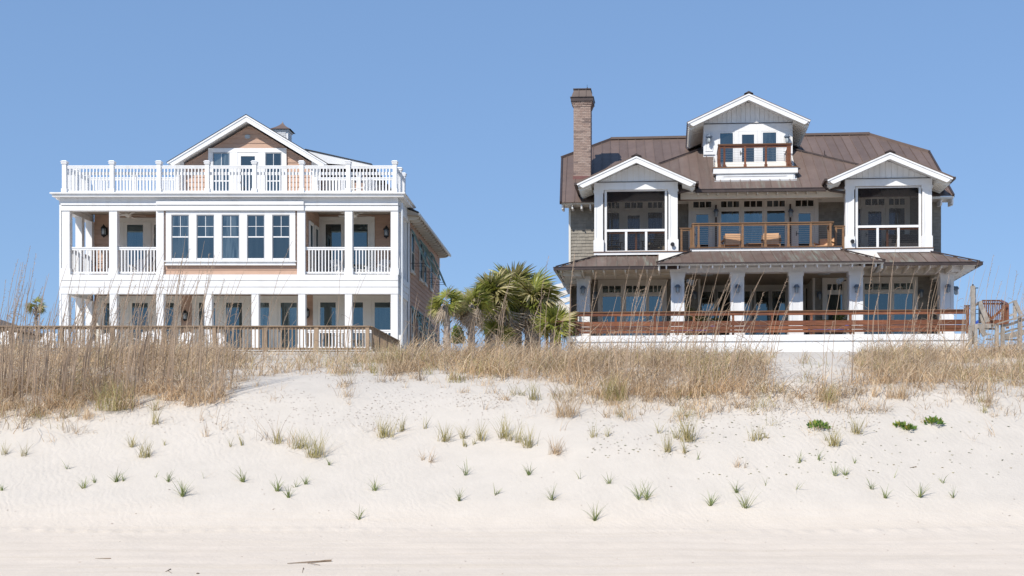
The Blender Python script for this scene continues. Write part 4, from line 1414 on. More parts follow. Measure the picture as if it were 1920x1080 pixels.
bay(-1, (1193, 290.5), (1079.6, 343.9), (1306, 340.2), (1114, 1131, 1253, 1271), (341.5, 355.5), (1133.5, 1251), None, (1174, 1211.5), 356.5, 432, 469,
    [(1139, 1161), (1171.5, 1205), (1215, 1241.5)], (380, 390.5), 399)
bay(1, (1668.7, 283.5), (1549.7, 338), (1787.8, 330.3), (1584.8, 1602, 1729, 1747.5), (335, 348.3), (1604, 1727), None, (1645.5, 1684.5), 350, 424.5, 463,
    [(1609, 1613), (1622, 1658), (1666.5, 1696)], (373, 384.5), 391)

# --- main roof (hipped ends cut back) and the lower slope in front of the dormer
kR = .65
main = [R.hit(x, y, 2.0, zME, kR) for x, y in ((1051, 379.5), (1053.5, 296), (1145, 262), (1630, 252.5), (1742.5, 285.5), (1788, 366))]
zr_ = (main[2].z + main[3].z) / 2
seam_roof(RH, main, (R.c, R.s), .415)
dRg = (main[2].y + main[3].y) / 2
back = [Vector((p.x, 2 * dRg - p.y, p.z)) for p in main]
MB().prism([tuple(p) for p in back], (0, 0, -.03)).build('rear_roof_slope', 'copper', RH)
for i, j in ((1, 2), (4, 3)):
    MB().prism([tuple(main[i]), tuple(main[j]), tuple(back[j]), tuple(back[i])], (0, 0, -.03)).build('hip_slope', 'copper', RH)
MB().beam(main[2] + Vector((0, 0, .05)), main[3] + Vector((0, 0, .05)), .22, .11).build('ridge_cap', 'copper', RH)
for i, j in ((1, 2), (4, 3)):
    MB().beam(main[i] + Vector((0, 0, .03)), main[j] + Vector((0, 0, .03)), .15, .12).build('hip_cap', 'copper', RH)
for i, j, sg in ((0, 1, -1), (5, 4, 1)):
    MB().beam(main[i] + Vector((0, 0, -.02)), main[j] + Vector((0, 0, -.02)), .08, .14).build('rake_edge', 'gutter', RH)
    P = [main[i] + Vector((-sg * .5, 0, -.15)), main[j] + Vector((-sg * .5, 0, -.15)), back[j] + Vector((-sg * .5, 0, -.15)), back[i] + Vector((-sg * .5, 0, -.15))]
    MB().prism([tuple(p) for p in P], (-sg * .05, 0, 0)).build('end_wall', 'shingle', RH)
bx('eave_board', 'cream', RH, main[0].x + .02, ra_(1140, 2.1), 2.02, 2.06, zME - .13, zME - .03)
bx('eave_board', 'cream', RH, ra_(1735, 2.1), main[5].x - .02, 2.02, 2.06, zME - .10, zME - .0)
bx('soffit', 'cream', RH, main[0].x + .02, ra_(1140, 2.1), 2.08, 2.9, zME - .12, zME - .08)
bx('soffit', 'cream', RH, ra_(1735, 2.1), main[5].x - .02, 2.08, 2.9, zME - .09, zME - .05)
for p in (1053, 1071.5, 1088.5, 1105, 1764, 1785):
    a = ra_(p, 2.0)
    MB().prism([(a, 2.03, zME - .14), (a, 2.8, zME - .12), (a, 2.8, zME - .3), (a, 2.2, zME - .36), (a, 2.06, zME - .32)], (.07, 0, 0)).build('rafter_tail', 'white', RH)
dQ = 1.2
zQ = rz_(355, dQ, 1430)
kQ = .8
low = [R.hit(x, y, dQ, zQ, kQ) for x, y in ((1236, 308), (1320, 278), (1490, 281.5), (1610, 310))]
aq0, aq1 = ra_(1200, dQ), ra_(1650, dQ)
e0, e1 = Vector((ra_(1272, dQ), dQ, zQ)), Vector((ra_(1586, dQ), dQ, zQ))
lowp = [e0, e1, low[3], low[2], low[1], low[0]]
cutL, cutR, cutD = ra_(1337.5, 1.82) + .1, ra_(1496, 1.82) - .1, 1.92
for P_ in (clip(lowp, 0, -50, cutL), clip(lowp, 0, cutR, 50), clip(clip(lowp, 0, cutL, cutR), 1, -50, cutD)):
    seam_roof(RH, P_, SK, .425, off=.15, patf=lambda x: .5 if -1.9 < x - R.c * 0 < 1.7 else .1)
onmain = lambda p: Vector((p.x, 2.0 + (p.z - zME) / kR, p.z))
for i, j in ((0, 1), (3, 2)):
    MB().prism([tuple(low[i]), tuple(low[j]), tuple(onmain(low[j])), tuple(onmain(low[i]))], (0, 0, -.03)).build('hip_slope', 'copper', RH)
MB().prism([tuple(low[1]), tuple(low[2]), tuple(onmain(low[2])), tuple(onmain(low[1]))], (0, 0, -.03)).build('roof_deck', 'copper', RH)
hip_cap(RH, low[0], low[1]); hip_cap(RH, low[3], low[2])
gutter(RH, (ra_(1304, dQ), dQ - .06, zQ - .05), (ra_(1548, dQ), dQ - .06, zQ - .05), .07)
m = MB(); m.prism([(e0.x, dQ + .03, zQ - .06), (e1.x, dQ + .03, zQ - .06), (e1.x, DU - .1, zQ - .10 + kQ * (DU - .13 - dQ)), (e0.x, DU - .1, zQ - .10 + kQ * (DU - .13 - dQ))], (0, 0, -.03)); m.build('soffit', 'cream', RH)
for k in range(13):
    a = ra_(1308, dQ) + k * (ra_(1532, dQ) - ra_(1308, dQ)) / 12
    MB().prism([(a, dQ + .06, zQ - .06), (a, 1.79, zQ + .35), (a, 1.79, zQ - .12), (a, dQ + .3, zQ - .2), (a, dQ + .08, zQ - .19)], (.05, 0, 0)).build('rafter_tail', 'cream', RH)
bx('beam', 'cream', RH, ra_(1276, 1.8), ra_(1582, 1.8), 1.8, 1.98, rz_(371.5, 1.8, 1430), zQ + .34)
for p0, y0, p1, y1, d1 in ((1304, 346, 1297, 356, 1.1), (1297, 356, 1271, 361.5, 1.3), (1546, 348, 1551, 342, .9), (1546, 348, 1556, 357, 1.1), (1556, 357, 1584, 361, 1.3)):
    a, b = R.at(p0, y0, 1.05), R.at(p1, y1, 1.05 if d1 < 1.2 else 1.12)
    MB().tube([tuple(a), tuple(b)], .055, 8).build('downspout', 'gutter', RH)

# --- dormer with its little balcony
dD, dDr, dBf = 3.7, 3.0, 1.82
A = R.at(1403.9, 173.6, dDr); Lp = R.at(1287.8, 228.7, dDr); Rp = R.at(1520.7, 224.8, dDr)
half = (Rp.x - Lp.x) / 2; drop = A.z - (Lp.z + Rp.z) / 2; k = drop / half
gable_roof(RH, (A.x, A.z), (A.x - half, A.z - drop), (A.x + half, A.z - drop), dDr, 13, .25, 'roof_dark', thick=.14, seams=.46, edge=.04)
MB().prism([(A.x - .2, dDr - .06, A.z - .2 * k + .05), (A.x, dDr - .06, A.z + .06), (A.x + .2, dDr - .06, A.z - .2 * k + .05), (A.x, dDr - .06, A.z - .02)], (0, 10, 0)).build('ridge_cap', 'gutter', RH)
for sg in (-1, 1):
    e = (A.x + sg * half, A.z - drop)
    for j in range(12):
        y = dDr + .25 + j * .3
        xo = e[0] - sg * .05
        MB().prism([(xo, y, e[1] - .18), (xo - sg * .7, y, e[1] - .18 + .7 * k), (xo - sg * .7, y, e[1] - .33 + .65 * k), (xo - sg * .12, y, e[1] - .30)], (0, .06, 0)).build('rafter_tail', 'cream', RH)
w0, w1 = ra_(1319, dD), ra_(1486, dD)
zh = rz_(231.5, dD, 1403)
zdb = rz_(312.5, dBf, 1415)
bx('dormer_wall', 'white', RH, w0, w1, dD + .03, 12, 12.9, zh)
for a_ in (cutL - .06, cutR):
    MB().prism([(a_, 1.9, 12.6), (a_, 1.9, zQ + kQ * (1.9 - dQ)), (a_, dD, zQ + kQ * (dD - dQ)), (a_, dD, 12.6)], (.06, 0, 0)).build('cheek_wall', 'white', RH)
MB().prism([(w0 + .02, dD + .04, zh), (w1 - .02, dD + .04, zh), (A.x, dD + .04, A.z - .3)], (0, 8, 0)).build('dormer_gable', 'cream', RH)
n = 19
for j in range(n):
    x0 = w0 + (w1 - w0) * j / n; x1 = w0 + (w1 - w0) * (j + 1) / n
    t0 = A.z - .20 - abs(x0 - A.x) * k; t1 = A.z - .20 - abs(x1 - A.x) * k
    if max(t0, t1) < zh + .03: continue
    MB().prism([(x0 + .006, dD - .01, zh + .02), (x1 - .006, dD - .01, zh + .02), (x1 - .006, dD - .01, max(t1, zh + .02)), (x0 + .006, dD - .01, max(t0, zh + .02))], (0, .03, 0)).build('gable_board', 'white', RH)
bx('header_trim', 'gutter', RH, w0 - .02, w1 + .02, dD - .05, dD - .012, zh - .01, zh + .015)
TD = wallT(0, dD + .026, 0)
cs = MB(TD)
opn = [(1347.5, 1377), (1385, 1420), (1427.5, 1458)]
zo = rz_(246.5, dD, 1403)
cs.box(w0, w1, -.05, 0, zo, zh - .012)
cur = w0
for i_, (p0, p1) in enumerate(opn):
    zb0 = zdb if i_ else rz_(290, dD, 1330)
    cs.box(cur, ra_(p0, dD), -.05, 0, zb0, zo - .002); cur = ra_(p1, dD)
cs.box(cur, w1, -.05, 0, rz_(288, dD, 1475), zo - .002)
cs.box(ra_(1341, dD), ra_(1347.5, dD) - .002, -.051, 0, zdb, rz_(290, dD, 1330) - .002)
cs.box(ra_(1458, dD) + .002, ra_(1470, dD), -.051, 0, zdb, rz_(288, dD, 1475) - .002)
cs.build('window_casing', 'white', RH)
for i_ in (0, 2):
    window(RH, TD, ra_(opn[i_][0], dD) + .004, ra_(opn[i_][1], dD) - .004, zdb + .05, zo - .004, .06, .04, mat='white')
door(RH, TD, ra_(1385, dD) + .004, ra_(1420, dD) - .004, zdb + .02, zo - .004, .14, 'white')
for p0, p1 in ((1322.5, 1336.5), (1468.5, 1481.5)):
    a0, a1 = ra_(p0, dD), ra_(p1, dD); z1 = rz_(254, dD, p0); z0 = rz_(284, dD, p0)
    m = MB(TD); m.box(a0, a0 + .03, -.07, -.052, z0, z1).box(a1 - .03, a1, -.07, -.052, z0, z1).box(a0 + .03, a1 - .03, -.07, -.052, z1 - .03, z1).box(a0 + .03, a1 - .03, -.07, -.052, z0, z0 + .03)
    m.build('panel_moulding', 'white', RH)
    jar_lamp(RH, wallT(0, dD - .026, 0), (a0 + a1) / 2, rz_(260.5, dD, p0), 1.25)
b0, b1 = ra_(1337.5, dBf), ra_(1496, dBf)
bx('balcony_deck', 'capwood', RH, b0 - .02, b1 + .02, dBf - .03, dD + .02, zdb - .045, zdb)
bx('balcony_base', 'white', RH, b0, b1, dBf, dD + .02, rz_(324.5, dBf, 1415), zdb - .046)
bx('balcony_base', 'white', RH, b0 + .12, b1 - .12, dBf + .08, dD + .02, rz_(341, dBf + .08, 1415) - .1, rz_(324.5, dBf, 1415) - .001)
m = MB()
z1, z0 = rz_(327.5, dBf, 1415), rz_(337, dBf, 1415)
m.box(b0 + .18, b0 + .45, dBf + .055, dBf + .079, z0, z1).box(b1 - .45, b1 - .18, dBf + .055, dBf + .079, z0, z1).box(b0 + .45, b1 - .45, dBf + .055, dBf + .079, z1 - .05, z1).box(b0 + .45, b1 - .45, dBf + .055, dBf + .079, z0, z0 + .03)
m.build('base_moulding', 'white', RH)
bx('flashing', 'pipe', RH, b0 + .05, b1 - .05, dBf + .0, dBf + .078, rz_(342, dBf, 1415), rz_(338.5, dBf, 1415))
zrd = rz_(271.5, dBf + .1, 1415)
r0, r1 = ra_(1349, dBf + .1), ra_(1481, dBf + .1)
cable_rail(RH, (r0, dBf + .1), (r1, dBf + .1), zdb, zrd, [0, .07, .365, .66, .97, 1], 11, mat='ipe')
bx('rail_cap', 'capwood', RH, r0 - .08, r1 + .08, dBf + .02, dBf + .18, zrd + .002, zrd + .035)
for a in (r0, r1):
    cable_rail(RH, (a, dBf + .18), (a, dD - .25), zdb, zrd, [.2, .4, .6, .8, 1], 11, mat='ipe')

# --- chimney
dCh = 4.25
c0, c1 = ra_(1075.5, dCh), ra_(1107.5, dCh)
wC = c1 - c0
ztop, zcap, zcor, zbr = rz_(165.7, dCh, 1091), rz_(182.5, dCh, 1091), rz_(190.5, dCh, 1091), rz_(331, dCh, 1091)
CH = bx('chimney', 'mortar', RH, c0 + .012, c1 - .012, dCh + .012, dCh + wC - .012, zbr - 1.6, zcor)
m = MB()
rb = random.Random(5)
course = .076
z = zbr; row = 0
while z < zcor - .02:
    gr_ = max(0, (z - rz_(206, dCh, 1091)) / (zcor - rz_(206, dCh, 1091)))
    gr_ = math.floor(gr_ * 4) / 4 * .10 if gr_ > 0 else 0
    for face in range(4):
        u = -(row % 2) * .1 - gr_
        ln = wC + 2 * gr_
        u0 = -gr_ - (row % 2) * .10
        while u0 < wC + gr_ - .01:
            s, e = max(u0, -gr_), min(u0 + .2, wC + gr_)
            pr = gr_ + rb.uniform(0, .006)
            if e - s > .03:
                if face == 0: m.box(c0 + s + .006, c0 + e - .006, dCh - pr, dCh + .02, z + .007, z + course - .007)
                elif face == 1: m.box(c0 + s + .006, c0 + e - .006, dCh + wC - .02, dCh + wC + pr, z + .007, z + course - .007)
                elif face == 2: m.box(c0 - pr, c0 + .02, dCh + s + .005, dCh + e - .005, z + .007, z + course - .007)
                else: m.box(c1 - .02, c1 + pr, dCh + s + .005, dCh + e - .005, z + .007, z + course - .007)
            u0 += .2
    z += course; row += 1
tag(m.build('brickwork', 'brick', CH), kind='stuff')
m = MB(); m.box(c0 - .12, c1 + .12, dCh - .12, dCh + wC + .12, zcor, zcap - .03).box(c0 - .15, c1 + .15, dCh - .15, dCh + wC + .15, zcap - .029, zcap)
i = m.pts([(c0 - .1, dCh - .1, zcap + .001), (c1 + .1, dCh - .1, zcap + .001), (c1 + .1, dCh + wC + .1, zcap + .001), (c0 - .1, dCh + wC + .1, zcap + .001),
           (c0 + .02, dCh + .02, ztop - .05), (c1 - .02, dCh + .02, ztop - .05), (c1 - .02, dCh + wC - .02, ztop - .05), (c0 + .02, dCh + wC - .02, ztop - .05)])
m.f += [(i, i+3, i+2, i+1), (i+4, i+5, i+6, i+7), (i, i+1, i+5, i+4), (i+1, i+2, i+6, i+5), (i+2, i+3, i+7, i+6), (i+3, i, i+4, i+7)]
m.box(c0 - .02, c1 + .02, dCh - .02, dCh + wC + .02, ztop - .049, ztop)
for x in (.3, .72):
    m.beam((c0 + wC * x, dCh - .11, zcap + .01), (c0 + wC * x, dCh + .01, ztop - .05), .03, .03, (0, -1, .4))
m.build('chimney_cap', 'gutter', CH)
bx('flashing', 'flash', CH, c0 - .03, c1 + .03, dCh - .03, dCh + wC + .03, rz_(338, dCh, 1091) - .5, zbr + .02)
vn = R.at(1101, 160, dCh + .4)
m = MB(); m.tube([(vn.x - .1, vn.y, ztop), (vn.x - .03, vn.y, ztop + .09), (vn.x + .04, vn.y, ztop + .12)], .008, 5).tube([(vn.x, vn.y, ztop + .08), (vn.x, vn.y, ztop + .28)], .008, 5)
m.prism([(vn.x - .05, vn.y, ztop + .04), (vn.x + .05, vn.y, ztop + .05), (vn.x + .02, vn.y, ztop + .17), (vn.x - .01, vn.y, ztop + .16)], (0, .02, 0))
m.build('weather_vane', 'black', CH)
# flue stub of the lower eave
hook = R.hit(1546, 292, 2.0, zME, kR)
m = MB(); m.tube([tuple(hook), (hook.x, hook.y, hook.z + .24)], .02, 6); m.tube([tuple(hook), (hook.x + .09, hook.y, hook.z + .02)], .02, 6); m.build('vent_pipe', 'gutter', RH)

# ------------------------------------------------------------------ SEAWALL AND RED DECK RAILING
DSW = -2.8
SW = thing('seawall', 'long low white seawall panels under the red-brown railing of the right house', 'wall',
           R.world(0, DSW, GROUND_Z), -R.th, None, (0, DSW, GROUND_Z))
a0, a1 = ra_(1062, DSW), ra_(1817, DSW)
zt, zg, zb = rz_(628, DSW, 1440), rz_(640, DSW, 1440), 4.6
npan = 5
for k in range(npan):
    x0, x1 = a0 + (a1 - a0) * k / npan, a0 + (a1 - a0) * (k + 1) / npan
    bx('wall_cap', 'white', SW, x0 + .004, x1 - .004, DSW - .05, DSW + .17, zg + .012, zt)
    bx('wall_panel', 'white', SW, x0 + .004, x1 - .004, DSW, DSW + .12, zb, zg)
RL = thing('deck_railing', 'red-brown hardwood deck railing with three horizontal boards above the white seawall', 'railing',
           R.world(0, DSW + .2, ZD), -R.th, None, (0, DSW + .2, ZD))
DR = DSW + .25
a0, a1 = ra_(1073, DR), ra_(1816, DR)
zz = lambda y: rz_(y, DR, 1440)
bx('rail_cap', 'capwood', RL, a0, a1, DR - .09, DR + .09, zz(584.6), zz(582.8))
nseg = 10
for k in range(nseg):
    x0, x1 = a0 + (a1 - a0) * k / nseg, a0 + (a1 - a0) * (k + 1) / nseg
    bx('top_rail', 'ipe', RL, x0 + .002, x1 - .002, DR - .045, DR + .045, zz(591), zz(584.8))
    for y0, y1 in ((601.5, 610.4), (611.4, 617.9), (618.9, 623.5)):
        bx('railing_board', 'ipe', RL, x0 + .002, x1 - .002, DR - .03, DR + .012, zz(y1), zz(y0))
for k in range(11):
    p = 1081 + k * 73.4
    a = ra_(p, DR)
    bx('railing_post', 'ipe', RL, a - .045, a + .045, DR + .014, DR + .10, ZD - .05, zz(584.9))
    bx('railing_post', 'ipe', RL, a - .045, a + .045, DR - .03, DR + .013, zz(601.4), zz(591.1))
# low bench left of the railing
BN = thing('bench', 'low red-brown wooden bench reaching left of the right house towards the palms', 'bench', R.world(ra_(1046, DR), DR, 5.4), -R.th, None, (ra_(1046, DR), DR, 5.4))
for k, (y0, y1) in enumerate(((603, 605.4), (605.8, 608.4))):
    bx('bench_board', 'ipe', BN, ra_(1018, DR), ra_(1077, DR) - .02, DR - .3 - .02 * k, DR + .05, rz_(y1, DR, 1046), rz_(y0, DR, 1046))
for p in (1024, 1048, 1070):
    bx('leg', 'ipe', BN, ra_(p, DR), ra_(p, DR) + .09, DR - .25, DR, 4.7, rz_(608.6, DR, 1046))
def W(px, py, Y):
    return Vector(((px - PX) / F * Y, Y, EYE + (PY - py) / F * Y))

# ------------------------------------------------------------------ TAN FENCE in front of the left house
YF = 44.0
tf0, tf1 = W(-60, 611, YF), W(694, 611, YF)
xr = tf1.x
TF = thing('deck_fence', 'tan wooden deck fence with flat cap and square balusters before the salmon house', 'fence', (W(300, 0, YF).x, YF, 4.92), 0, None, (W(300, 0, YF).x, YF, 4.92))
zt = W(0, 611, YF).z
bx('rail_cap', 'tanwood', TF, tf0.x, xr, YF - .09, YF + .07, zt - .035, zt)
bx('top_rail', 'tanwood', TF, tf0.x, xr - .02, YF - .02, YF + .02, zt - .13, zt - .037)
bx('bottom_rail', 'tanwood', TF, tf0.x, xr - .02, YF - .02, YF + .02, 5.0, 5.08)
p = 689
while p > -60:
    a = W(p, 0, YF).x
    bx('fence_post', 'tanwood', TF, a - .065, a + .065, YF - .06, YF + .06, 4.7, zt - .038)
    p -= 95.5
x = tf0.x + .05
while x < xr - .1:
    bx('baluster', 'tanwood', TF, x, x + .036, YF - .055, YF - .021, 5.0, zt - .05)
    x += .136
ye = 50.4
bx('rail_cap', 'tanwood', TF, xr - .09, xr + .07, YF + .07, ye, zt - .0352, zt)
bx('top_rail', 'tanwood', TF, xr - .02, xr + .02, YF + .075, ye, zt - .13, zt - .037)
for k in range(1, 5):
    y = YF + (ye - YF) * k / 4
    bx('fence_post', 'tanwood', TF, xr - .06, xr + .06, y - .065, y + .065, 4.7, zt - .038)
y = YF + .15
while y < ye - .1:
    bx('baluster', 'tanwood', TF, xr + .021, xr + .055, y, y + .036, 5.0, zt - .05)
    y += .136
DK = bx('deck', 'tanwood', None, W(-60, 0, YF).x, xr, YF + .2, 49.9, 4.75, 4.98)
tag(DK, 'low tan wooden deck between the fence and the porch of the salmon house', 'deck')

# ------------------------------------------------------------------ chairs
def copy_tree(o, loc, rz, label):
    c = o.copy(); COL.objects.link(c); c.location = loc; c.rotation_euler = (0, 0, rz); c['label'] = label
    def rec(src, dst):
        for ch in list(src.children):
            q = ch.copy(); COL.objects.link(q); q.parent = dst; rec(ch, q)
    rec(o, c)
    return c

def adirondack(mat='white', name='slatted_chair'):
    """slatted beach chair facing -y, origin on the ground"""
    t = thing(name, 'x', 'chair')
    for k in range(6):
        a = -.27 + k * .108
        h = .98 - abs(k - 2.5) * .035
        m = MB(); m.beam((a, .18, .28), (a, .45, h), .088, .02, (0, 1, 0)); m.build('back_slat', mat, t)
    for k in range(5):
        m = MB(); m.beam((-.3, -.32 + k * .12, .37 - k * .03), (.3, -.32 + k * .12, .37 - k * .03), .095, .02); m.build('seat_slat', mat, t)
    for s in (-1, 1):
        m = MB(); m.beam((s * .31, -.36, 0), (s * .31, -.36, .56), .03, .10, (0, 1, 0)); m.build('leg', mat, t)
        m = MB(); m.beam((s * .29, -.34, .36), (s * .29, .5, .04), .03, .12); m.build('leg', mat, t)
        m = MB(); m.beam((s * .37, -.42, .58), (s * .33, .38, .56), .14, .022); m.build('armrest', mat, t)
        m = MB(); m.beam((s * .31, .3, .04), (s * .31, .36, .56), .03, .07, (0, 1, 0)); m.build('leg', mat, t)
    m = MB(); m.beam((-.31, .3, .42), (.31, .3, .42), .03, .08); m.build('back_rail', mat, t)
    return t

G = 'white slatted chairs behind the tan fence'
ad = adirondack()
spots = [(6, 'white slatted chair at the far left edge of the photo behind the fence'), (80, 'white slatted chair behind the fence just left of the salmon house'),
         (196, 'white slatted chair behind the fence below the second porch column from the left'), (277, 'white slatted chair behind the fence below the third porch column from the left'),
         (340, 'white slatted chair behind the fence below the left wall lantern'), (404, 'white slatted chair behind the fence below the fourth porch column')]
for k, (px, lab) in enumerate(spots):
    Yc = 46.2 + (k % 3) * .5
    loc = (W(px, 0, Yc).x, Yc, 4.985)
    if k == 0:
        ad.location = loc; ad['label'] = lab; ad['group'] = G
    else:
        copy_tree(ad, loc, [.15, -.2, .1][k % 3], lab)
def Lw(px, d, z): return (L.X0 + L.a(px, d), 50.0 + d, z)
for px, d, rz, z, lab in ((709, 1.7, -.5, Z_F1, 'white slatted chair on the upper right porch, beside the wall lantern'),
                       (640, 1.8, .7, Z_F1, 'white slatted chair on the upper right porch, before the left glass door'),
                       (262, 1.7, .2, Z_F1, 'white slatted chair on the upper left porch, before the glass doors'),
                       (683, 2.0, -2.2, Z_CR + .02, 'white slatted chair at the right end of the roof deck railing')):
    c = copy_tree(ad, Lw(px, d, z), rz, lab); c['group'] = 'white slatted chairs on the salmon house'

t = thing('side_table', 'small white slatted table between the chairs on the upper right porch', 'table', Lw(683, 1.8, Z_F1))
for k in range(5): bx('table_slat', 'white', t, -.25 + k * .1, -.25 + k * .1 + .09, -.25, .25, .42, .44)
for a in (-.22, .18):
    for b in (-.22, .18): bx('leg', 'white', t, a, a + .04, b, b + .04, 0, .42)
t = thing('folded_chair', 'brown wooden folding chair on the upper left porch near its corner column', 'chair', Lw(190, 1.9, Z_F1), .4)
for s in (-.22, .22):
    MB().beam((s, -.25, 0), (s, .25, .9), .035, .05).build('leg', 'ipe', t)
    MB().beam((s * .9, .25, 0), (s * .9, -.2, .5), .035, .05).build('leg', 'ipe', t)
for k in range(4): MB().beam((-.22, .10 + k * .045, .62 + k * .08), (.22, .10 + k * .045, .62 + k * .08), .06, .015).build('back_slat', 'ipe', t)
for k in range(4): MB().beam((-.2, -.2 + k * .1, .46), (.2, -.2 + k * .1, .46), .08, .015).build('seat_slat', 'ipe', t)
t = thing('covered_grill', 'dark covered grill standing at the back right of the roof deck', 'grill', Lw(706, 1.4 + 2.2, Z_CR))
m = MB(); m.prism([(-.45, 0, .02), (.45, 0, .02), (.42, 0, .85), (.25, 0, 1.15), (-.25, 0, 1.15), (-.42, 0, .85)], (0, .55, 0)); m.build('cover', 'cover', t)
for a in (-.4, .36): bx('leg', 'charcoal', t, a, a + .04, .05, .5, -.02, .02)
m = MB(); m.tube([(.45, .25, .8), (.62, .25, .8), (.62, .25, .74)], .02, 6); m.build('handle', 'charcoal', t)

# balcony armchairs of the right house
def club_chair(mat='chairwood', fr='teak'):
    t = thing('deck_chair', 'x', 'chair')
    m = MB(); m.box(-.33, .33, .10, .16, .22, .70); m.build('backrest', mat, t)
    for k in range(6): bx('back_slat', mat, t, -.32, .32, .162, .18, .25 + k * .073, .315 + k * .073)
    bx('seat', mat, t, -.33, .33, -.45, .1, .26, .32)
    for s in (-1, 1):
        bx('armrest', fr, t, s * .38 - .05, s * .38 + .05, -.48, .22, .43, .46)
        bx('leg', fr, t, s * .37 - .03, s * .37 + .03, -.45, -.39, 0, .43)
        bx('leg', fr, t, s * .37 - .03, s * .37 + .03, .12, .18, 0, .62)
    return t
def Rw(px, d, z): v = R.world(R.a(px, d), d, z); return (v.x, v.y, z)
cc = club_chair()
GG = 'light wooden chairs on the balcony'
cc.location = Rw(1373, 1.5, zF2); cc.rotation_euler = (0, 0, math.pi - R.th + .12)
cc['label'] = 'sunlit light wooden chair on the central balcony, left of the low table'; cc['group'] = GG
copy_tree(cc, Rw(1446, 1.5, zF2), math.pi - R.th - .1, 'sunlit light wooden chair on the central balcony, right of the low table')
copy_tree(cc, Rw(1549, 2.7, zF2), -R.th - .5, 'wooden chair in the shade at the right end of the central balcony')
t = thing('low_table', 'low wooden table between two light chairs on the central balcony', 'table', Rw(1414, 1.35, zF2), -R.th)
for k in range(5): bx('table_slat', 'teak', t, -.36, .36, -.25 + k * .1, -.25 + k * .1 + .09, .22, .25)
for a in (-.34, .29):
    for b in (-.24, .19): bx('leg', 'teak', t, a, a + .05, b, b + .05, 0, .22)

def rocker(mat='black', seatm=None):
    t = thing('rocking_chair', 'x', 'rocking chair')
    for s in (-.27, .27):
        m = MB(); m.tube([(s, -.5 + k * .14, .06 + .012 * (k - 4) ** 2 * .55) for k in range(9)], .02, 6); m.build('rocker_rail', mat, t)
        MB().beam((s, .22, .1), (s, .48, 1.15), .04, .04).build('back_post', mat, t)
        MB().beam((s, -.28, .07), (s, -.30, .66), .04, .04, (0, 1, 0)).build('leg', mat, t)
        MB().beam((s * 1.08, -.38, .67), (s * 1.05, .34, .66), .08, .025).build('armrest', mat, t)
    for k in range(7):
        a = -.2 + k * .067
        MB().beam((a, .26, .46), (a, .46, 1.08), .03, .015, (0, 1, 0)).build('back_slat', mat, t)
    MB().beam((-.27, .47, 1.1), (.27, .47, 1.1), .03, .09).build('top_rail', mat, t)
    m = MB(); m.prism([(-.27, -.32, .43), (.27, -.32, .43), (.27, .24, .40), (-.27, .24, .40)], (0, 0, .035)); m.build('seat', seatm or mat, t)
    return t
rk = rocker()
RG = 'black rocking chairs behind the left screen'
rk.location = Rw(1148, 2.6, zb_[-1]); rk.rotation_euler = (0, 0, 1.25)
rk['label'] = 'black rocking chair in profile behind the left bay screen, at its left side'; rk['group'] = RG
copy_tree(rk, Rw(1222, 2.5, zb_[-1]), -.9, 'black rocking chair behind the left bay screen, at its right side by the tan armchair')
t = thing('armchair', 'tan high-backed armchair behind the right part of the left bay screen', 'armchair', Rw(1238, 3.0, zb_[-1]), -.3)
m = MB(); m.prism([(-.33, .1, .3), (.33, .1, .3), (.36, .3, 1.0), (.3, .32, 1.12), (-.3, .32, 1.12), (-.36, .3, 1.0)], (0, .09, 0)); m.build('backrest', 'tanfab', t)
bx('seat', 'tanfab', t, -.33, .33, -.4, .14, .22, .46)
for s in (-1, 1): bx('armrest', 'tanfab', t, s * .38 - .06, s * .38 + .06, -.38, .16, .1, .64)
for a in (-.36, .30):
    for b in (-.34, .1): bx('leg', 'black', t, a, a + .05, b, b + .05, 0, .22)
t = thing('wicker_sofa', 'dark grey-blue cushioned sofa behind the right bay screen', 'sofa', Rw(1697, 3.0, zb_[1]), -R.th)
bx('seat', 'cover', t, -.7, .7, -.4, .3, .15, .45); m = MB(); m.prism([(-.7, .2, .4), (.7, .2, .4), (.7, .34, .95), (-.7, .34, .95)], (0, .1, 0)); m.build('backrest', 'cover', t)
for s in (-1, 1): bx('armrest', 'cover', t, s * .72 - .08, s * .72 + .08, -.4, .4, .0, .64)

# loungers with blue cushions low behind the railing
def lounger():
    t = thing('sun_lounger', 'x', 'sun lounger')
    m = MB(); m.beam((-.95, -.28, .26), (.95, -.28, .26), .05, .06).beam((-.95, .28, .26), (.95, .28, .26), .05, .06); m.build('frame', 'teak', t)
    bx('cushion', 'blue', t, -.9, .35, -.27, .27, .29, .36)
    m = MB(); m.beam((.36, 0, .32), (.93, 0, .66), .54, .07); m.build('cushion', 'blue', t)
    for a in (-.85, .8):
        for b in (-.28, .23): bx('leg', 'teak', t, a, a + .05, b, b + .05, 0, .24)
    return t
lg = lounger(); LG_ = 'wooden loungers with blue cushions on the deck of the right house'
lg.location = Rw(1307, -1.2, ZD); lg.rotation_euler = (0, 0, .1); lg['group'] = LG_
lg['label'] = 'blue-cushioned lounger low behind the red railing below the second white column'
copy_tree(lg, Rw(1560, -1.2, ZD), .1, 'blue-cushioned lounger low behind the red railing below the potted palm')
copy_tree(lg, Rw(1802, -1.0, ZD + .12), .0, 'blue-cushioned lounger at the right end of the red railing')
t = thing('side_table', 'golden wooden table on the deck behind the left end of the red railing', 'table', Rw(1105, -.6, ZD), -R.th)
for k in range(6): bx('table_slat', 'teak', t, -.55, .55, -.3 + k * .1, -.3 + k * .1 + .09, .60, .63)
for a in (-.5, .45):
    for b in (-.28, .23): bx('leg', 'teak', t, a, a + .05, b, b + .05, 0, .6)
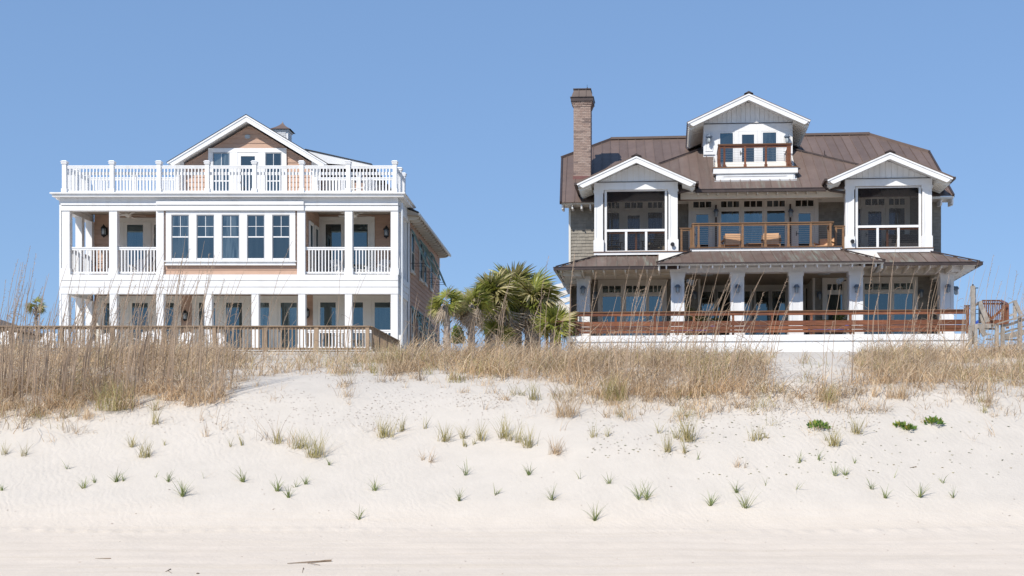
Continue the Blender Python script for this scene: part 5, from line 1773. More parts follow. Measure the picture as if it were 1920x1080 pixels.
for s in (-.75, .75):
    c_ = thing('wooden_chair', 'golden wooden chair at the %s end of the table behind the red railing' % ('left' if s < 0 else 'right'), 'chair', Rw(1105 + s * 32, -.6, ZD), 0, 'golden wooden chairs on the deck')
    bx('seat', 'teak', c_, -.22, .22, -.22, .22, .42, .45)
    for a in (-.22, .18):
        for b in (-.22, .18): bx('leg', 'teak', c_, a, a + .04, b, b + .04, 0, .42)
    q = .2 if s > 0 else -.22
    bx('backrest', 'teak', c_, q, q + .025, -.22, .22, .45, .82)

# ------------------------------------------------------------------ fronds and palms
def fan_frond(seed, n=24, rad=.80, droop=.42, spread=225, pet=.45, split=.5, w=.078, mat='frond', fold=.25):
    """palmetto leaf: stalk along +x then a fan of folded leaflets"""
    r = random.Random(seed)
    m = MB()
    m.tube([(0, 0, 0), (pet * .5, 0, .04), (pet, 0, 0)], [.022, .015, .011], 4)
    for k in range(n):
        t = (k / (n - 1) - .5) * math.radians(spread)
        L_ = rad * (1 - .2 * abs(t) / math.radians(spread / 2)) * r.uniform(.88, 1.08)
        dx, dy = math.cos(t), math.sin(t)
        segs = 5
        prev = None
        bend = droop * r.uniform(.6, 1.5)
        wob = r.uniform(-.06, .06)
        for j in range(segs + 1):
            s = j / segs
            q = s * L_
            ww = w * (0.25 + 1.5 * s) * .5 if s < split else w * .5 * (1.15) * max(0.06, (1 - (s - split) / (1 - split)) ** .8)
            c = Vector((pet + dx * q, dy * q + wob * s * s, -bend * s * s * L_ + fold * .1 * (1 if k % 2 else -1) * s * .3 - abs(t) * .06 * s))
            sd = Vector((-dy, dx, .35 if k % 2 else -.35)).normalized() * ww
            i = m.pts([tuple(c - sd), tuple(c + sd)])
            if prev is not None:
                m.f.append((prev, prev + 1, i + 1, i))
            prev = i
    me = bpy.data.meshes.new('frond')
    me.from_pydata(m.v, [], m.f)
    me.materials.append(M[mat])
    return me
FR = [fan_frond(s, mat='frond') for s in (1, 2, 3)]
FP = [fan_frond(s, mat='frond_pale', droop=.45) for s in (4, 5, 6)]
FD = [fan_frond(s, mat='frond_dead', droop=1.2, n=16, spread=150, w=.05, rad=.7) for s in (7, 8)]

def palm(name, label, px, top_py, base_z, Y, trunk_r, crown, nf, cat='palm tree', group=None, size=1.0, dead=.3, pale=.25, seed=0, squash=1.0, lean=0.0, emin=-55):
    r = random.Random(seed)
    top = W(px, top_py, Y)
    t = thing(name, label, cat, (top.x - lean, Y, base_z), 0, group)
    h = top.z - base_z
    m = MB()
    ring = 12
    prof = []
    for k in range(ring + 1):
        s = k / ring
        prof.append((lean * s, 0, h * s))
    m.tube(prof, [trunk_r * (1.15 - .25 * k / ring) for k in range(ring + 1)], 9)
    # leaf-base stubs
    nb = int(h / .09)
    for k in range(nb):
        s = k / nb
        a = k * 2.4
        rr = trunk_r * (1.1 - .25 * s)
        c = Vector((lean * s + rr * math.cos(a), rr * math.sin(a), h * s))
        o = Vector((math.cos(a), math.sin(a), 1.3)).normalized()
        m.beam(c - o * .06, c + o * r.uniform(.10, .2), .07, .025, (math.cos(a), math.sin(a), 0))
    m.build('trunk', 'trunk', t)
    for k in range(nf):
        az = r.uniform(0, 2 * math.pi)
        q = (k + .5) / nf
        el = math.radians(85 - (85 - emin) * q ** .8 + r.uniform(-10, 10))
        kind = 'frond'
        if el < math.radians(-15) and r.random() < dead * 2.2: me = r.choice(FD)
        elif r.random() < pale: me = r.choice(FP)
        else: me = r.choice(FR)
        o = bpy.data.objects.new('frond', me)
        COL.objects.link(o); o.parent = t
        s = crown * r.uniform(.8, 1.15)
        o.matrix_local = Matrix.Translation((lean, 0, h - .05 + r.uniform(-.12, .12))) @ Matrix.Rotation(az, 4, 'Z') @ Matrix.Rotation(-el, 4, 'Y') @ Matrix.Rotation(r.uniform(-1.3, 1.3), 4, 'X') @ Matrix.Diagonal((s, s, s * squash, 1))
    return t

palm('palm_tree', 'small palmetto with blue-green crown nearest the salmon house side wall', 838, 570, 4.7, 46, .13, .62, 22, dead=.35, pale=.15, seed=3, group='palms between the houses')
palm('palm_tree', 'palmetto with yellow-green crown, second from the salmon house', 884, 572, 4.7, 47, .14, .80, 32, dead=.45, pale=.45, seed=5, group='palms between the houses', emin=-70)
palm('palm_tree', 'thick-trunked palm on the left of the big clump between the houses', 925, 560, 4.6, 49, .33, 1.12, 62, dead=.8, pale=.55, seed=8, group='palms between the houses', emin=-80)
palm('palm_tree', 'tallest palm in the middle of the big clump between the houses', 963, 548, 4.6, 50.5, .35, 1.18, 62, dead=.75, pale=.5, seed=9, group='palms between the houses', emin=-80)
palm('palm_tree', 'palm on the right of the big clump, its crown reaching towards the grey house', 999, 562, 4.6, 50, .33, 1.12, 60, dead=.65, pale=.5, seed=12, group='palms between the houses', emin=-80)
palm('palmetto_shrub', 'low palmetto at the foot of the big palm clump beside the grey house', 1040, 616, 4.7, 48, .2, .85, 24, cat='palmetto', dead=.1, pale=.15, seed=15, emin=0)
palm('palmetto_shrub', 'low palmetto fan at the left foot of the big palm clump', 928, 628, 4.7, 48.5, .15, .62, 10, cat='palmetto', dead=.1, pale=.15, seed=17, emin=0)
palm('palm_tree', 'thin palm behind the sea oats at the far left edge', 68, 574, 4.0, 62, .07, .5, 12, emin=-60, dead=.8, pale=.3, seed=21)

# feathery potted palms
def pinnate(seed, ln=1.0):
    r = random.Random(seed)
    m = MB()
    pts = [Vector((ln * s, 0, .55 * ln * s - .75 * ln * s * s)) for s in [k / 8 for k in range(9)]]
    m.tube(pts, [.012 * (1 - .8 * k / 8) + .002 for k in range(9)], 4)
    for k in range(24):
        s = .2 + .8 * k / 24
        c = Vector((ln * s, 0, .55 * ln * s - .75 * ln * s * s))
        l_ = .3 * ln * math.sin(math.pi * (s * .8 + .1)) + .05
        for sg in (-1, 1):
            e = c + Vector((.5 * l_, sg * l_ * .8, -.3 * l_ + r.uniform(-.03, .03)))
            mm_ = (c + e) / 2 + Vector((0, 0, .02))
            i = m.pts([tuple(c), tuple(mm_ + Vector((.012, 0, 0))), tuple(e), tuple(mm_ - Vector((.012, 0, 0)))])
            m.f.append((i, i + 1, i + 2, i + 3))
    me = bpy.data.meshes.new('frond'); me.from_pydata(m.v, [], m.f); me.materials.append(M['frond']); return me
PN = [pinnate(s) for s in (1, 2)]
def potted(px, lab, s0=1.0):
    t = thing('potted_palm', lab, 'potted palm', Rw(px, 1.6, ZD), 0, 'potted palms on the ground-floor porch')
    MB().lathe((0, 0, 0), [(0, 0), (.2, 0), (.27, .5), (.29, .5), (.29, .55), (.24, .55), (.22, .45), (0, .45)], 14).build('pot', 'terracotta', t, smooth=False)
    m = MB(); m.tube([(0, 0, .4), (.02, 0, .75)], [.05, .03], 6); m.build('stem', 'trunk', t)
    r = random.Random(px)
    for k in range(14):
        o = bpy.data.objects.new('frond', r.choice(PN)); COL.objects.link(o); o.parent = t
        el = r.uniform(-.1, 1.1); s = s0 * r.uniform(.8, 1.1)
        o.matrix_local = Matrix.Translation((0, 0, .7)) @ Matrix.Rotation(k * 2.4, 4, 'Z') @ Matrix.Rotation(-el, 4, 'Y') @ Matrix.Diagonal((s, s, s, 1))
potted(1312, 'potted palm on the porch right of the second white column, behind leaning stalks', 1.1)
potted(1568, 'potted palm with arching yellow-green fronds left of the fifth white column', 1.1)

# small bushy shrub between the palms
def leaf_bush(name, label, cat, c, rx, rz, n, leaf, mat, seed, group=None, lw=.35):
    r = random.Random(seed)
    t = thing(name, label, cat, c, 0, group)
    st = MB()
    m = MB()
    for k in range(n):
        a, e = r.uniform(0, 2 * math.pi), math.asin(r.uniform(.02, 1))
        q = r.random() ** .4
        p = Vector((rx * q * math.cos(a) * math.cos(e), rx * q * math.sin(a) * math.cos(e), rz * q * math.sin(e)))
        d = Vector((math.cos(a) * math.cos(e), math.sin(a) * math.cos(e), math.sin(e) + .5)).normalized()
        d = (d + Vector((r.uniform(-.5, .5), r.uniform(-.5, .5), r.uniform(-.3, .5)))).normalized()
        s = d.cross(Vector((r.uniform(-1, 1), r.uniform(-1, 1), r.uniform(-1, 1)))).normalized() * leaf * lw
        l_ = leaf * r.uniform(.7, 1.2)
        i = m.pts([tuple(p), tuple(p + d * l_ * .45 + s), tuple(p + d * l_), tuple(p + d * l_ * .45 - s)])
        m.f.append((i, i + 1, i + 2, i + 3))
        if k % 12 == 0: st.tube([(0, 0, -.02), tuple(p * .5 + Vector((0, 0, .0))), tuple(p)], [.006, .005, .003], 4)
    st.build('stem', 'trunk', t)
    f = m.build('foliage', mat, t)
    return t
c = W(858, 640, 47.5)
leaf_bush('shrub', 'small round green shrub between the two thin palms', 'shrub', (c.x, 47.5, c.z - .1), .27, .75, 900, .10, 'bush', 4)
for px, py, s, lab, sd in ((1533, 804, .17, 'largest dark green sea rocket bush on open sand, left of the other three', 1), (1687, 800, .085, 'tiny green sea rocket bush just left of the twin small one', 2),
                           (1705, 806, .095, 'small green sea rocket bush, lower right of the tiny one', 3), (1749, 796, .15, 'dark green sea rocket bush furthest right on open sand', 4)):
    g = ground_at(px, py)
    leaf_bush('green_bush', lab, 'bush', (g[0], g[1], g[2] - .01), s, s * .62, int(120 * s / .15), .085, 'bush', sd, 'green sea rocket bushes on the sand', .22)

# ------------------------------------------------------------------ far roof at the left edge
t = thing('distant_house', 'brown hipped roof of a distant house peeking over the grass at the far left', 'house', (W(-125, 0, 90).x, 90, 3))
c = W(-60, 0, 90)
m = MB(); m.box(-4.5, 4.5, 0, 8, 0, 7.2); m.build('wall', 'beige', t)
zr0, zr1 = W(0, 614, 90).z - 3, W(0, 588, 90).z - 3
m = MB(); i = m.pts([(-5, -.6, zr0), (5.2, -.6, zr0), (5.2, 8.6, zr0), (-5, 8.6, zr0), (-2, 4, zr1 + .6), (1.2, 4, zr1 + .6)])
m.f += [(i, i+1, i+5, i+4), (i+1, i+2, i+5), (i+2, i+3, i+4, i+5), (i+3, i, i+4), (i, i+3, i+2, i+1)]
m.build('roof', 'farroof', t)

# ------------------------------------------------------------------ boardwalk on the right
YB = 43.5
BW = thing('boardwalk', 'weathered grey wooden boardwalk with stairs and a tall post at the far right', 'boardwalk', (W(1870, 0, YB).x, YB, 4.9), 0, None, (W(1870, 0, YB).x, YB, 4.9))
def bm(name, mat, p0, p1, w, h, Y0=YB, Y1=None, up=(0, 1, 0)):
    a, b = W(p0[0], p0[1], Y0), W(p1[0], p1[1], Y0 if Y1 is None else Y1)
    return MB().beam(a, b, h, w, up).build(name, mat, BW)
bm('post', 'greywood', (1824, 536), (1824, 645), .14, .14)
bm('post_lamp', 'black', (1824, 533), (1824, 536), .05, .05)
bm('conduit', 'charcoal', (1828.5, 541), (1828.5, 606), .04, .03)
bm('bracket', 'charcoal', (1826, 540), (1834, 540), .04, .03)
for x0, x1, yt in ((1816.5, 1821, 610), (1827, 1832, 608)):
    bm('post', 'greywood', ((x0 + x1) / 2, yt), ((x0 + x1) / 2, 652), .10, .10, YB - .25)
bm('post', 'greywood', (1837.5, 566), (1837.5, 606), .09, .09, YB + .6)
bm('stair_rail', 'greywood', (1836, 565), (1852, 604), .05, .17, YB + .35)
bm('stair_rail', 'greywood', (1838.5, 589), (1845, 608), .05, .13, YB + .5)
bm('handrail', 'greywood', (1828, 573), (1840, 565), .09, .05, YB + 2, YB + .4)
for py in (572, 580, 588): bm('cable', 'charcoal', (1829, py), (1836, py), .02, .02, YB + 1)
# landing and rising walkway, boards one by one
bm('beam', 'greywood', (1831, 611), (1858, 611), .06, .16)
bm('beam', 'greywood', (1846, 616.5), (1868, 616.5), .05, .07, YB + .3)
for k in range(6): 
    a = W(1833, 606.6, YB + k * .2)
    bx('walk_board', 'greywood', BW, a.x, a.x + .62, YB + k * .2, YB + k * .2 + .18, W(0, 606.6, YB).z - .035, W(0, 606.6, YB).z)
bm('handrail', 'greywood', (1868, 607.5), (1922, 591.5), .14, .05, YB - .1)
bm('beam', 'greywood', (1880, 613), (1924, 598), .05, .10, YB - .02)
bm('beam', 'greywood', (1883, 632), (1924, 622), .06, .20, YB)
bm('beam', 'greywood', (1884, 637), (1916, 637), .06, .05, YB + .5)
bm('beam', 'greywood', (1858, 655), (1924, 645), .06, .12, YB - .3)
for px, y0, y1 in ((1880, 608, 655), (1912, 592, 655), (1869, 608, 648)):
    bm('post', 'greywood', (px, y0), (px, y1), .12, .12, YB)
bm('post', 'greywood', (1903, 566), (1903, 600), .10, .10, YB + 1.4)
bm('handrail', 'greywood', (1890, 570), (1902.5, 564), .10, .05, YB + 1.4)
bm('stair_rail', 'greywood', (1902, 564), (1914, 590), .06, .14, YB + 1.3)
bm('handrail', 'greywood', (1893, 592), (1904, 588), .06, .08, YB + 1.4)
for k in range(9):
    a = W(1884 + k * 4.2, 614 - k * 1.35, YB + .1)
    bx('walk_board', 'greywood', BW, a.x, a.x + .075, YB + .02, YB + 1.4, a.z - .19, a.z - .155)
for k in range(3):
    bm('stair_tread', 'greywood', (1838 + k * 6, 618 + k * 9), (1850 + k * 6, 618 + k * 9), .28, .04, YB + .1)
bm('stair_rail', 'greywood', (1839, 614), (1847, 630), .06, .18, YB - .1)
# red-brown stairs and gate behind it
t = BW
RS = thing('red_staircase', 'red-brown wooden stair landing with railings behind the grey boardwalk', 'stairs', (W(1865, 0, 46).x, 46, 4.95), 0, None, (W(1865, 0, 46).x, 46, 4.95))
def bs(name, p0, p1, w, h, Y0=46, Y1=None, mat='ipe', up=(0, 1, 0)):
    a, b = W(p0[0], p0[1], Y0), W(p1[0], p1[1], Y0 if Y1 is None else Y1)
    return MB().beam(a, b, h, w, up).build(name, mat, RS)
bs('handrail', (1841.5, 563.5), (1876.5, 563.5), .09, .045, 48)
bs('handrail', (1876, 563.5), (1889, 570), .09, .045, 48, 46)
bs('rail', (1841.5, 569.5), (1880, 569.5), .04, .06, 48)
bs('rail', (1841.5, 601), (1880, 601), .04, .06, 48)
for k in range(11): bs('baluster', (1843 + k * 3.5, 564.5), (1843 + k * 3.5, 602), .035, .035, 47.95)
bs('handrail', (1876, 569.5), (1889, 571), .05, .05, 48, 46)
for k in range(5): bs('baluster', (1879 + k * 2.2, 572), (1879 + k * 2.2, 604), .03, .035, 46.9 - k * .2)
bs('post', (1889, 569), (1889, 616), .09, .09)
bs('stair_rail', (1888, 572.5), (1856, 600), .045, .09, 45.9)
bs('stair_rail', (1847, 584), (1860, 598), .045, .08, 46.2)
bs('stringer', (1842, 606), (1890, 604), .06, .2, 46)
bs('rail', (1808, 573.5), (1818, 573.5), .1, .05, 45.6)
bs('rail', (1808, 578), (1818, 578), .05, .06, 45.6)
bs('post', (1814, 573), (1814, 625), .1, .1, 45.6)

# ------------------------------------------------------------------ grass
def blade_mesh(base, h, az, lean, curl, w, segs=4, twist=None):
    """numpy: ribbons. base (n,3); h,az,lean,curl,w (n,)"""
    n = len(h)
    s = np.linspace(0, 1, segs + 1)
    # angle from vertical grows along the blade
    th = lean[:, None] + curl[:, None] * s[None, :]
    ds = h[:, None] / segs
    dx = np.sin(th) * ds
    dz = np.cos(th) * ds
    x = np.concatenate([np.zeros((n, 1)), np.cumsum(dx[:, :-1], 1)], 1)
    z = np.concatenate([np.zeros((n, 1)), np.cumsum(dz[:, :-1], 1)], 1)
    P = np.stack([base[:, None, 0] + x * np.cos(az)[:, None], base[:, None, 1] + x * np.sin(az)[:, None], base[:, None, 2] + z], 2)
    ta = (rng.uniform(0, 2 * math.pi, n) if twist is None else twist)
    sx, sy = np.cos(ta), np.sin(ta)
    ww = w[:, None] * np.clip(1.0 - s[None, :] ** 1.6, 0.12, 1) * .5
    O = np.stack([sx[:, None] * ww, sy[:, None] * ww, np.zeros_like(ww)], 2)
    V = np.stack([P - O, P + O], 2).reshape(-1, 3)
    b = (np.arange(n) * (segs + 1) * 2)[:, None] + (np.arange(segs) * 2)[None, :]
    Fc = np.stack([b, b + 1, b + 3, b + 2], 2).reshape(-1, 4)
    return V, Fc

def np_mesh(name, V, Fc, mat):
    me = bpy.data.meshes.new(name)
    me.vertices.add(len(V)); me.vertices.foreach_set('co', V.astype(np.float32).ravel())
    me.loops.add(Fc.size); me.loops.foreach_set('vertex_index', Fc.astype(np.int32).ravel())
    me.polygons.add(len(Fc)); me.polygons.foreach_set('loop_start', np.arange(0, Fc.size, 4, dtype=np.int32)); me.polygons.foreach_set('loop_total', np.full(len(Fc), 4, np.int32))
    me.update(calc_edges=True)
    me.materials.append(M[mat])
    return me

def join(parts):
    V, Fc, k = [], [], 0
    for v, f in parts:
        V.append(v); Fc.append(f + k); k += len(v)
    return np.concatenate(V), np.concatenate(Fc)

# where the dry grass grows: lower and upper edge along the dune, and how thick
def dens(px, py):
    lo = np.interp(px, [-80, 0, 60, 130, 200, 250, 300, 380, 450, 480, 560, 650, 700, 760, 850, 930, 1010, 1060, 1110, 1180, 1240, 1300, 1380, 1440, 1500, 1560, 1620, 1700, 1800, 2000],
                   [815, 812, 800, 795, 765, 745, 742, 738, 712, 690, 678, 680, 692, 700, 706, 722, 716, 735, 762, 742, 752, 748, 746, 752, 760, 757, 752, 758, 752, 745])
    lo = lo + (_vn(px / 26., py / 30., 71) - .5) * 34 + (_vn(px / 9., py / 12., 72) - .5) * 14
    wd = np.interp(px, [-80, 250, 440, 600, 1060, 1200, 1580, 1620, 2000], [75, 60, 45, 26, 34, 30, 24, 60, 60])
    soft = np.clip((lo - py) / wd, 0, 1) ** .8
    up = np.interp(px, [-80, 1285, 1430, 1470, 1590, 1625, 2000], [600, 600, 660, 728, 735, 600, 600])
    d = soft * np.clip((py - up) / 10, 0, 1)
    # sparse crest in front of the tan fence
    sp = np.interp(px, [430, 490, 640, 720], [1, .45, .5, 1])
    d = d * sp * np.interp(px, [-80, 420, 760, 1080, 1250, 1440, 1600, 2000], [.85, .8, .9, .85, .7, .55, .6, .62])
    d = d + .10 * (py > 655) * (py < np.interp(px, [430, 480, 760, 761, 1440, 1441, 2000], [720, 700, 700, 0, 0, 755, 755])) * (px > 430)
    # thin zone on the right slope
    d = d * np.where((px > 1600) & (py > 700), .5, 1)
    d = d * np.where((px < 140) & (py > 655) & (py < 705), .6, 1)
    d = d * np.where((px < 260) & (py > 740), .7, 1)
    d = d * np.where((px > 1440) & (px < 1600) & (py < 725), .05, 1)
    return d

def scatter(n, seed):
    r = np.random.default_rng(seed)
    Y = r.uniform(19.0, 32.0, n)
    X = (r.uniform(-90, 2010, n) - PX) / F * Y
    Z = terrain(X, Y)
    px = PX + F * X / Y
    py = PY - F * (Z - EYE) / Y
    cl = _vn(X * 1.3, Y * 1.3, 31) * .6 + _vn(X * 3.5, Y * 3.0, 32) * .4
    keep = r.uniform(0, 1, n) < dens(px, py) * np.clip((cl - .34) * 5, 0.04, 1) * np.clip(30.5 - Y, 0.25, 1)
    return X[keep], Y[keep], Z[keep], px[keep], py[keep], cl[keep]

# tangled curled dry leaves
X, Y, Z, px, py, cl = scatter(120000, 41)
# clump leaves together
n = len(X)
gx = np.round(X * 4.0) / 4.0; gy = np.round(Y * 4.0) / 4.0
jx = (np.sin(gx * 91.7 + gy * 17.3) * .5) * .25; jy = (np.cos(gx * 37.1 + gy * 53.9) * .5) * .25
pull = rng.uniform(.0, .75, n)
X = X * (1 - pull) + (gx + jx) * pull; Y = Y * (1 - pull) + (gy + jy) * pull
Z = terrain(X, Y) - .01
tall = np.interp(px, [-80, 300, 450, 480, 700, 760, 1060, 1160, 1280, 1420, 1600, 1650, 2000], [.92, .90, .72, .44, .54, .76, .78, .76, .74, .60, .48, .74, .82])
h = tall * rng.uniform(.45, 1.5, n) * (.4 + 1.0 * cl) * (.7 + .6 * _vn(X * 2.2, Y * 2.2, 77))
az = np.where(rng.random(n) < .35, rng.normal(0.2, .9, n), rng.uniform(0, 2 * math.pi, n))
V, Fc = blade_mesh(np.stack([X, Y, Z], 1), h, az, rng.uniform(.05, 1.1, n), np.clip(rng.gamma(3.6, .85, n), .3, 5.2), rng.uniform(.008, .018, n) * np.interp(Y, [20, 30], [.85, 1.1]), 6)
o = bpy.data.objects.new('dry_grass', np_mesh('dry_grass', V, Fc, 'straw')); COL.objects.link(o)
tag(o, 'tangled straw-coloured dune grass covering the crest before both houses', 'grass', kind='stuff')
# short matted thatch close to the ground
X, Y, Z, px, py, cl = scatter(110000, 43)
n = len(X)
h = rng.uniform(.10, .38, n)
V, Fc = blade_mesh(np.stack([X, Y, Z - .005], 1), h, rng.uniform(0, 6.28, n), rng.uniform(.5, 1.5, n), rng.uniform(-.6, 1.6, n), rng.uniform(.006, .014, n), 4)
o = bpy.data.objects.new('grass_thatch', np_mesh('grass_thatch', V, Fc, 'thatch')); COL.objects.link(o)
tag(o, 'matted dead grass thatch lying under the dune grass', 'grass', kind='stuff')
# olive blades growing in patches
X, Y, Z, px, py, cl = scatter(60000, 47)
pt = _vn(X * .9, Y * .9, 51)
k = pt > .72
X, Y, Z, px = X[k], Y[k], Z[k], px[k]
n = len(X)
V, Fc = blade_mesh(np.stack([X, Y, Z - .01], 1), rng.uniform(.25, .62, n), rng.uniform(0, 6.28, n), rng.uniform(.0, .5, n), rng.uniform(.0, 1.6, n), rng.uniform(.006, .011, n), 4)
o = bpy.data.objects.new('olive_grass', np_mesh('olive_grass', V, Fc, 'olive')); COL.objects.link(o)
tag(o, 'yellow-green blades mixed into the dry dune grass', 'grass', kind='stuff')
# thin dead stems standing up and lying about
X, Y, Z, px, py, cl = scatter(8000, 53)
n = len(X)
hs = np.interp(px, [-80, 440, 480, 1060, 1120, 1480, 1560, 2000], [1.15, 1.05, .5, .62, .85, .75, .7, .85])
V, Fc = blade_mesh(np.stack([X, Y, Z - .01], 1), hs * rng.uniform(.4, 1.05, n), rng.normal(.1, .8, n), rng.uniform(-.1, .5, n), rng.uniform(-.2, .9, n), rng.uniform(.006, .012, n), 4)
o = bpy.data.objects.new('dead_stems', np_mesh('dead_stems', V, Fc, 'stalk')); COL.objects.link(o)
tag(o, 'thin grey-brown dead stems standing in the dune grass', 'grass', kind='stuff')

# sparse strands on the open slope between the grass and the beach
def zone(px, py):
    a = (px < 470) * np.interp(py, [700, 740, 800, 835], [.2, .9, .55, 0]) * np.interp(px, [200, 260, 300, 470], [1, .8, .55, .4]) * (py < np.interp(px, [0, 250, 260, 470], [832, 815, 790, 770]))
    b = (px > 1580) * np.interp(py, [670, 700, 755, 790], [.3, .9, .6, 0])
    c = (px > 1040) * (px < 1460) * np.interp(py, [720, 745, 785, 800], [.3, .9, .45, 0])
    e = (px > 1420) * (px < 1600) * np.interp(py, [660, 668, 690, 740, 760], [.5, .45, .2, .5, .2])
    f = (px > 640) * (px < 1060) * np.interp(py, [670, 700, 745, 760], [.5, .7, .2, 0])
    g_ = (px > 440) * (px < 700) * np.interp(py, [655, 672, 700, 730], [.6, .6, .35, .05])
    return np.maximum.reduce([a * 1.0, b * 1.0, c * 1.0, e * 1.0, f * 1.0, g_ * 1.0])
def strands(n, seed):
    r = np.random.default_rng(seed)
    px = r.uniform(-20, 1940, n); py = r.uniform(690, 830, n)
    pr = np.interp(py, [690, 760, 800, 830], [.8, .7, .3, .05]) * (_vn(px / 70, py / 22, 61) > .45)
    pr = pr * np.where((px > 480) & (px < 960), .25, 1)
    k = r.random(n) < pr
    return px[k], py[k]
sx_, sy_ = strands(900, 5)
B, H, A, LN, CU, WD = [], [], [], [], [], []
for a, b in zip(sx_, sy_):
    g = ground_at(a, b)
    for j in range(int(rng.integers(2, 9))):
        B.append((g[0] + rng.normal(0, .05), g[1] + rng.normal(0, .04), g[2] - .01)); H.append(rng.uniform(.12, .5)); A.append(rng.uniform(0, 6.28)); LN.append(rng.uniform(0, 1.1)); CU.append(rng.uniform(-.2, 1.8)); WD.append(rng.uniform(.005, .009))
V, Fc = blade_mesh(np.array(B), np.array(H), np.array(A), np.array(LN), np.array(CU), np.array(WD), 4)
o = bpy.data.objects.new('slope_strands', np_mesh('slope_strands', V, Fc, 'straw')); COL.objects.link(o)
tag(o, 'scattered dry strands on the bare upper slope of the dune', 'grass', kind='stuff')

# loose bunches that thin out round the edges of the dense grass
r_ = np.random.default_rng(91)
ax_, ay_ = r_.uniform(-20, 1940, 2600), r_.uniform(655, 835, 2600)
kz = r_.random(2600) < zone(ax_, ay_) * np.clip((_vn(ax_ / 40., ay_ / 16., 95) - .30) * 2.6, 0.05, 1)
Bn = {'straw': [], 'olive': [], 'thatch': []}
for a, b in zip(ax_[kz], ay_[kz]):
    g = ground_at(a, b)
    m_ = r_.choice(['olive', 'thatch', 'straw'], p=[.15, .4, .45])
    hh = r_.uniform(.18, .62); nn = int(r_.integers(6, 34)); sp_ = r_.uniform(.03, .14)
    for j in range(nn):
        Bn[m_].append((g[0] + r_.normal(0, sp_), g[1] + r_.normal(0, sp_ * .8), g[2] - .012, hh * r_.uniform(.4, 1.2)))
for m_, lab in (('straw', 'loose straw-coloured bunches thinning out round the dense dune grass'), ('olive', 'loose yellow-green bunches thinning out round the dense dune grass'), ('thatch', 'loose brown bunches thinning out round the dense dune grass')):
    q = np.array(Bn[m_]); n = len(q)
    V, Fc = blade_mesh(q[:, :3], q[:, 3], r_.uniform(0, 6.28, n), r_.uniform(0, .8, n), np.clip(r_.gamma(2.2, .6, n), 0, 3.5), r_.uniform(.005, .010, n), 5)
    o = bpy.data.objects.new('grass_bunches', np_mesh('grass_bunches', V, Fc, m_)); COL.objects.link(o)
    tag(o, lab, 'grass', kind='stuff')

# ------------------------------------------------------------------ tall sea oats, one plant each
def landmark(px):
    marks = [(-100, 'at the far left edge of the photo'), (45, 'against the sky by the far left palm'), (108, 'before the left corner column of the salmon house'),
             (170, 'before the second porch column from the left'), (250, 'before the upper left porch doors'), (305, 'before the leftmost window of the five'),
             (365, 'before the second window of the five'), (420, 'before the middle window of the five'), (475, 'before the right windows of the five'), (560, 'before the upper right porch'),
             (650, 'before the right corner column of the salmon house'), (750, 'before the green-shuttered side wall'), (825, 'before the two thin palms'), (905, 'before the big palm clump'),
             (1000, 'before the low palmetto'), (1060, 'before the left corner column of the grey house'), (1112, 'below the left bay screen'), (1200, 'left of the second white column'),
             (1255, 'before the second white column'), (1290, 'before the left potted palm'), (1345, 'before the third white column'), (1400, 'before the middle porch doors'),
             (1480, 'before the fourth white column'), (1540, 'before the right potted palm'), (1592, 'before the fifth white column'), (1630, 'before the right porch windows'),
             (1715, 'right of the right porch windows'), (1760, 'before the right corner column of the grey house'), (1808, 'before the tall grey post'), (1850, 'before the red-brown stairs'), (1895, 'at the far right edge of the photo')]
    best = marks[0][1]
    for x, s in marks:
        if px >= x: best = s
    return best

def ordinal_labels(items, noun, fmt):
    """items: (px, key text); adds left/right ordinals where several share a key"""
    from collections import defaultdict
    d = defaultdict(list)
    for i, (px, key) in enumerate(items): d[key].append((px, i))
    out = [None] * len(items)
    for key, L_ in d.items():
        L_.sort()
        for k, (px, i) in enumerate(L_):
            if len(L_) == 1: pre = ''
            elif len(L_) == 2: pre = ('left of two, ', 'right of two, ')[k]
            elif len(L_) == 3: pre = ('left of three, ', 'middle of three, ', 'right of three, ')[k]
            else: pre = ('leftmost, ', 'second from left, ', 'third from left, ', 'fourth from left, ', 'fifth from left, ', 'sixth from left, ')[min(k, 5)]
            out[i] = fmt(pre, key, i)
    return out

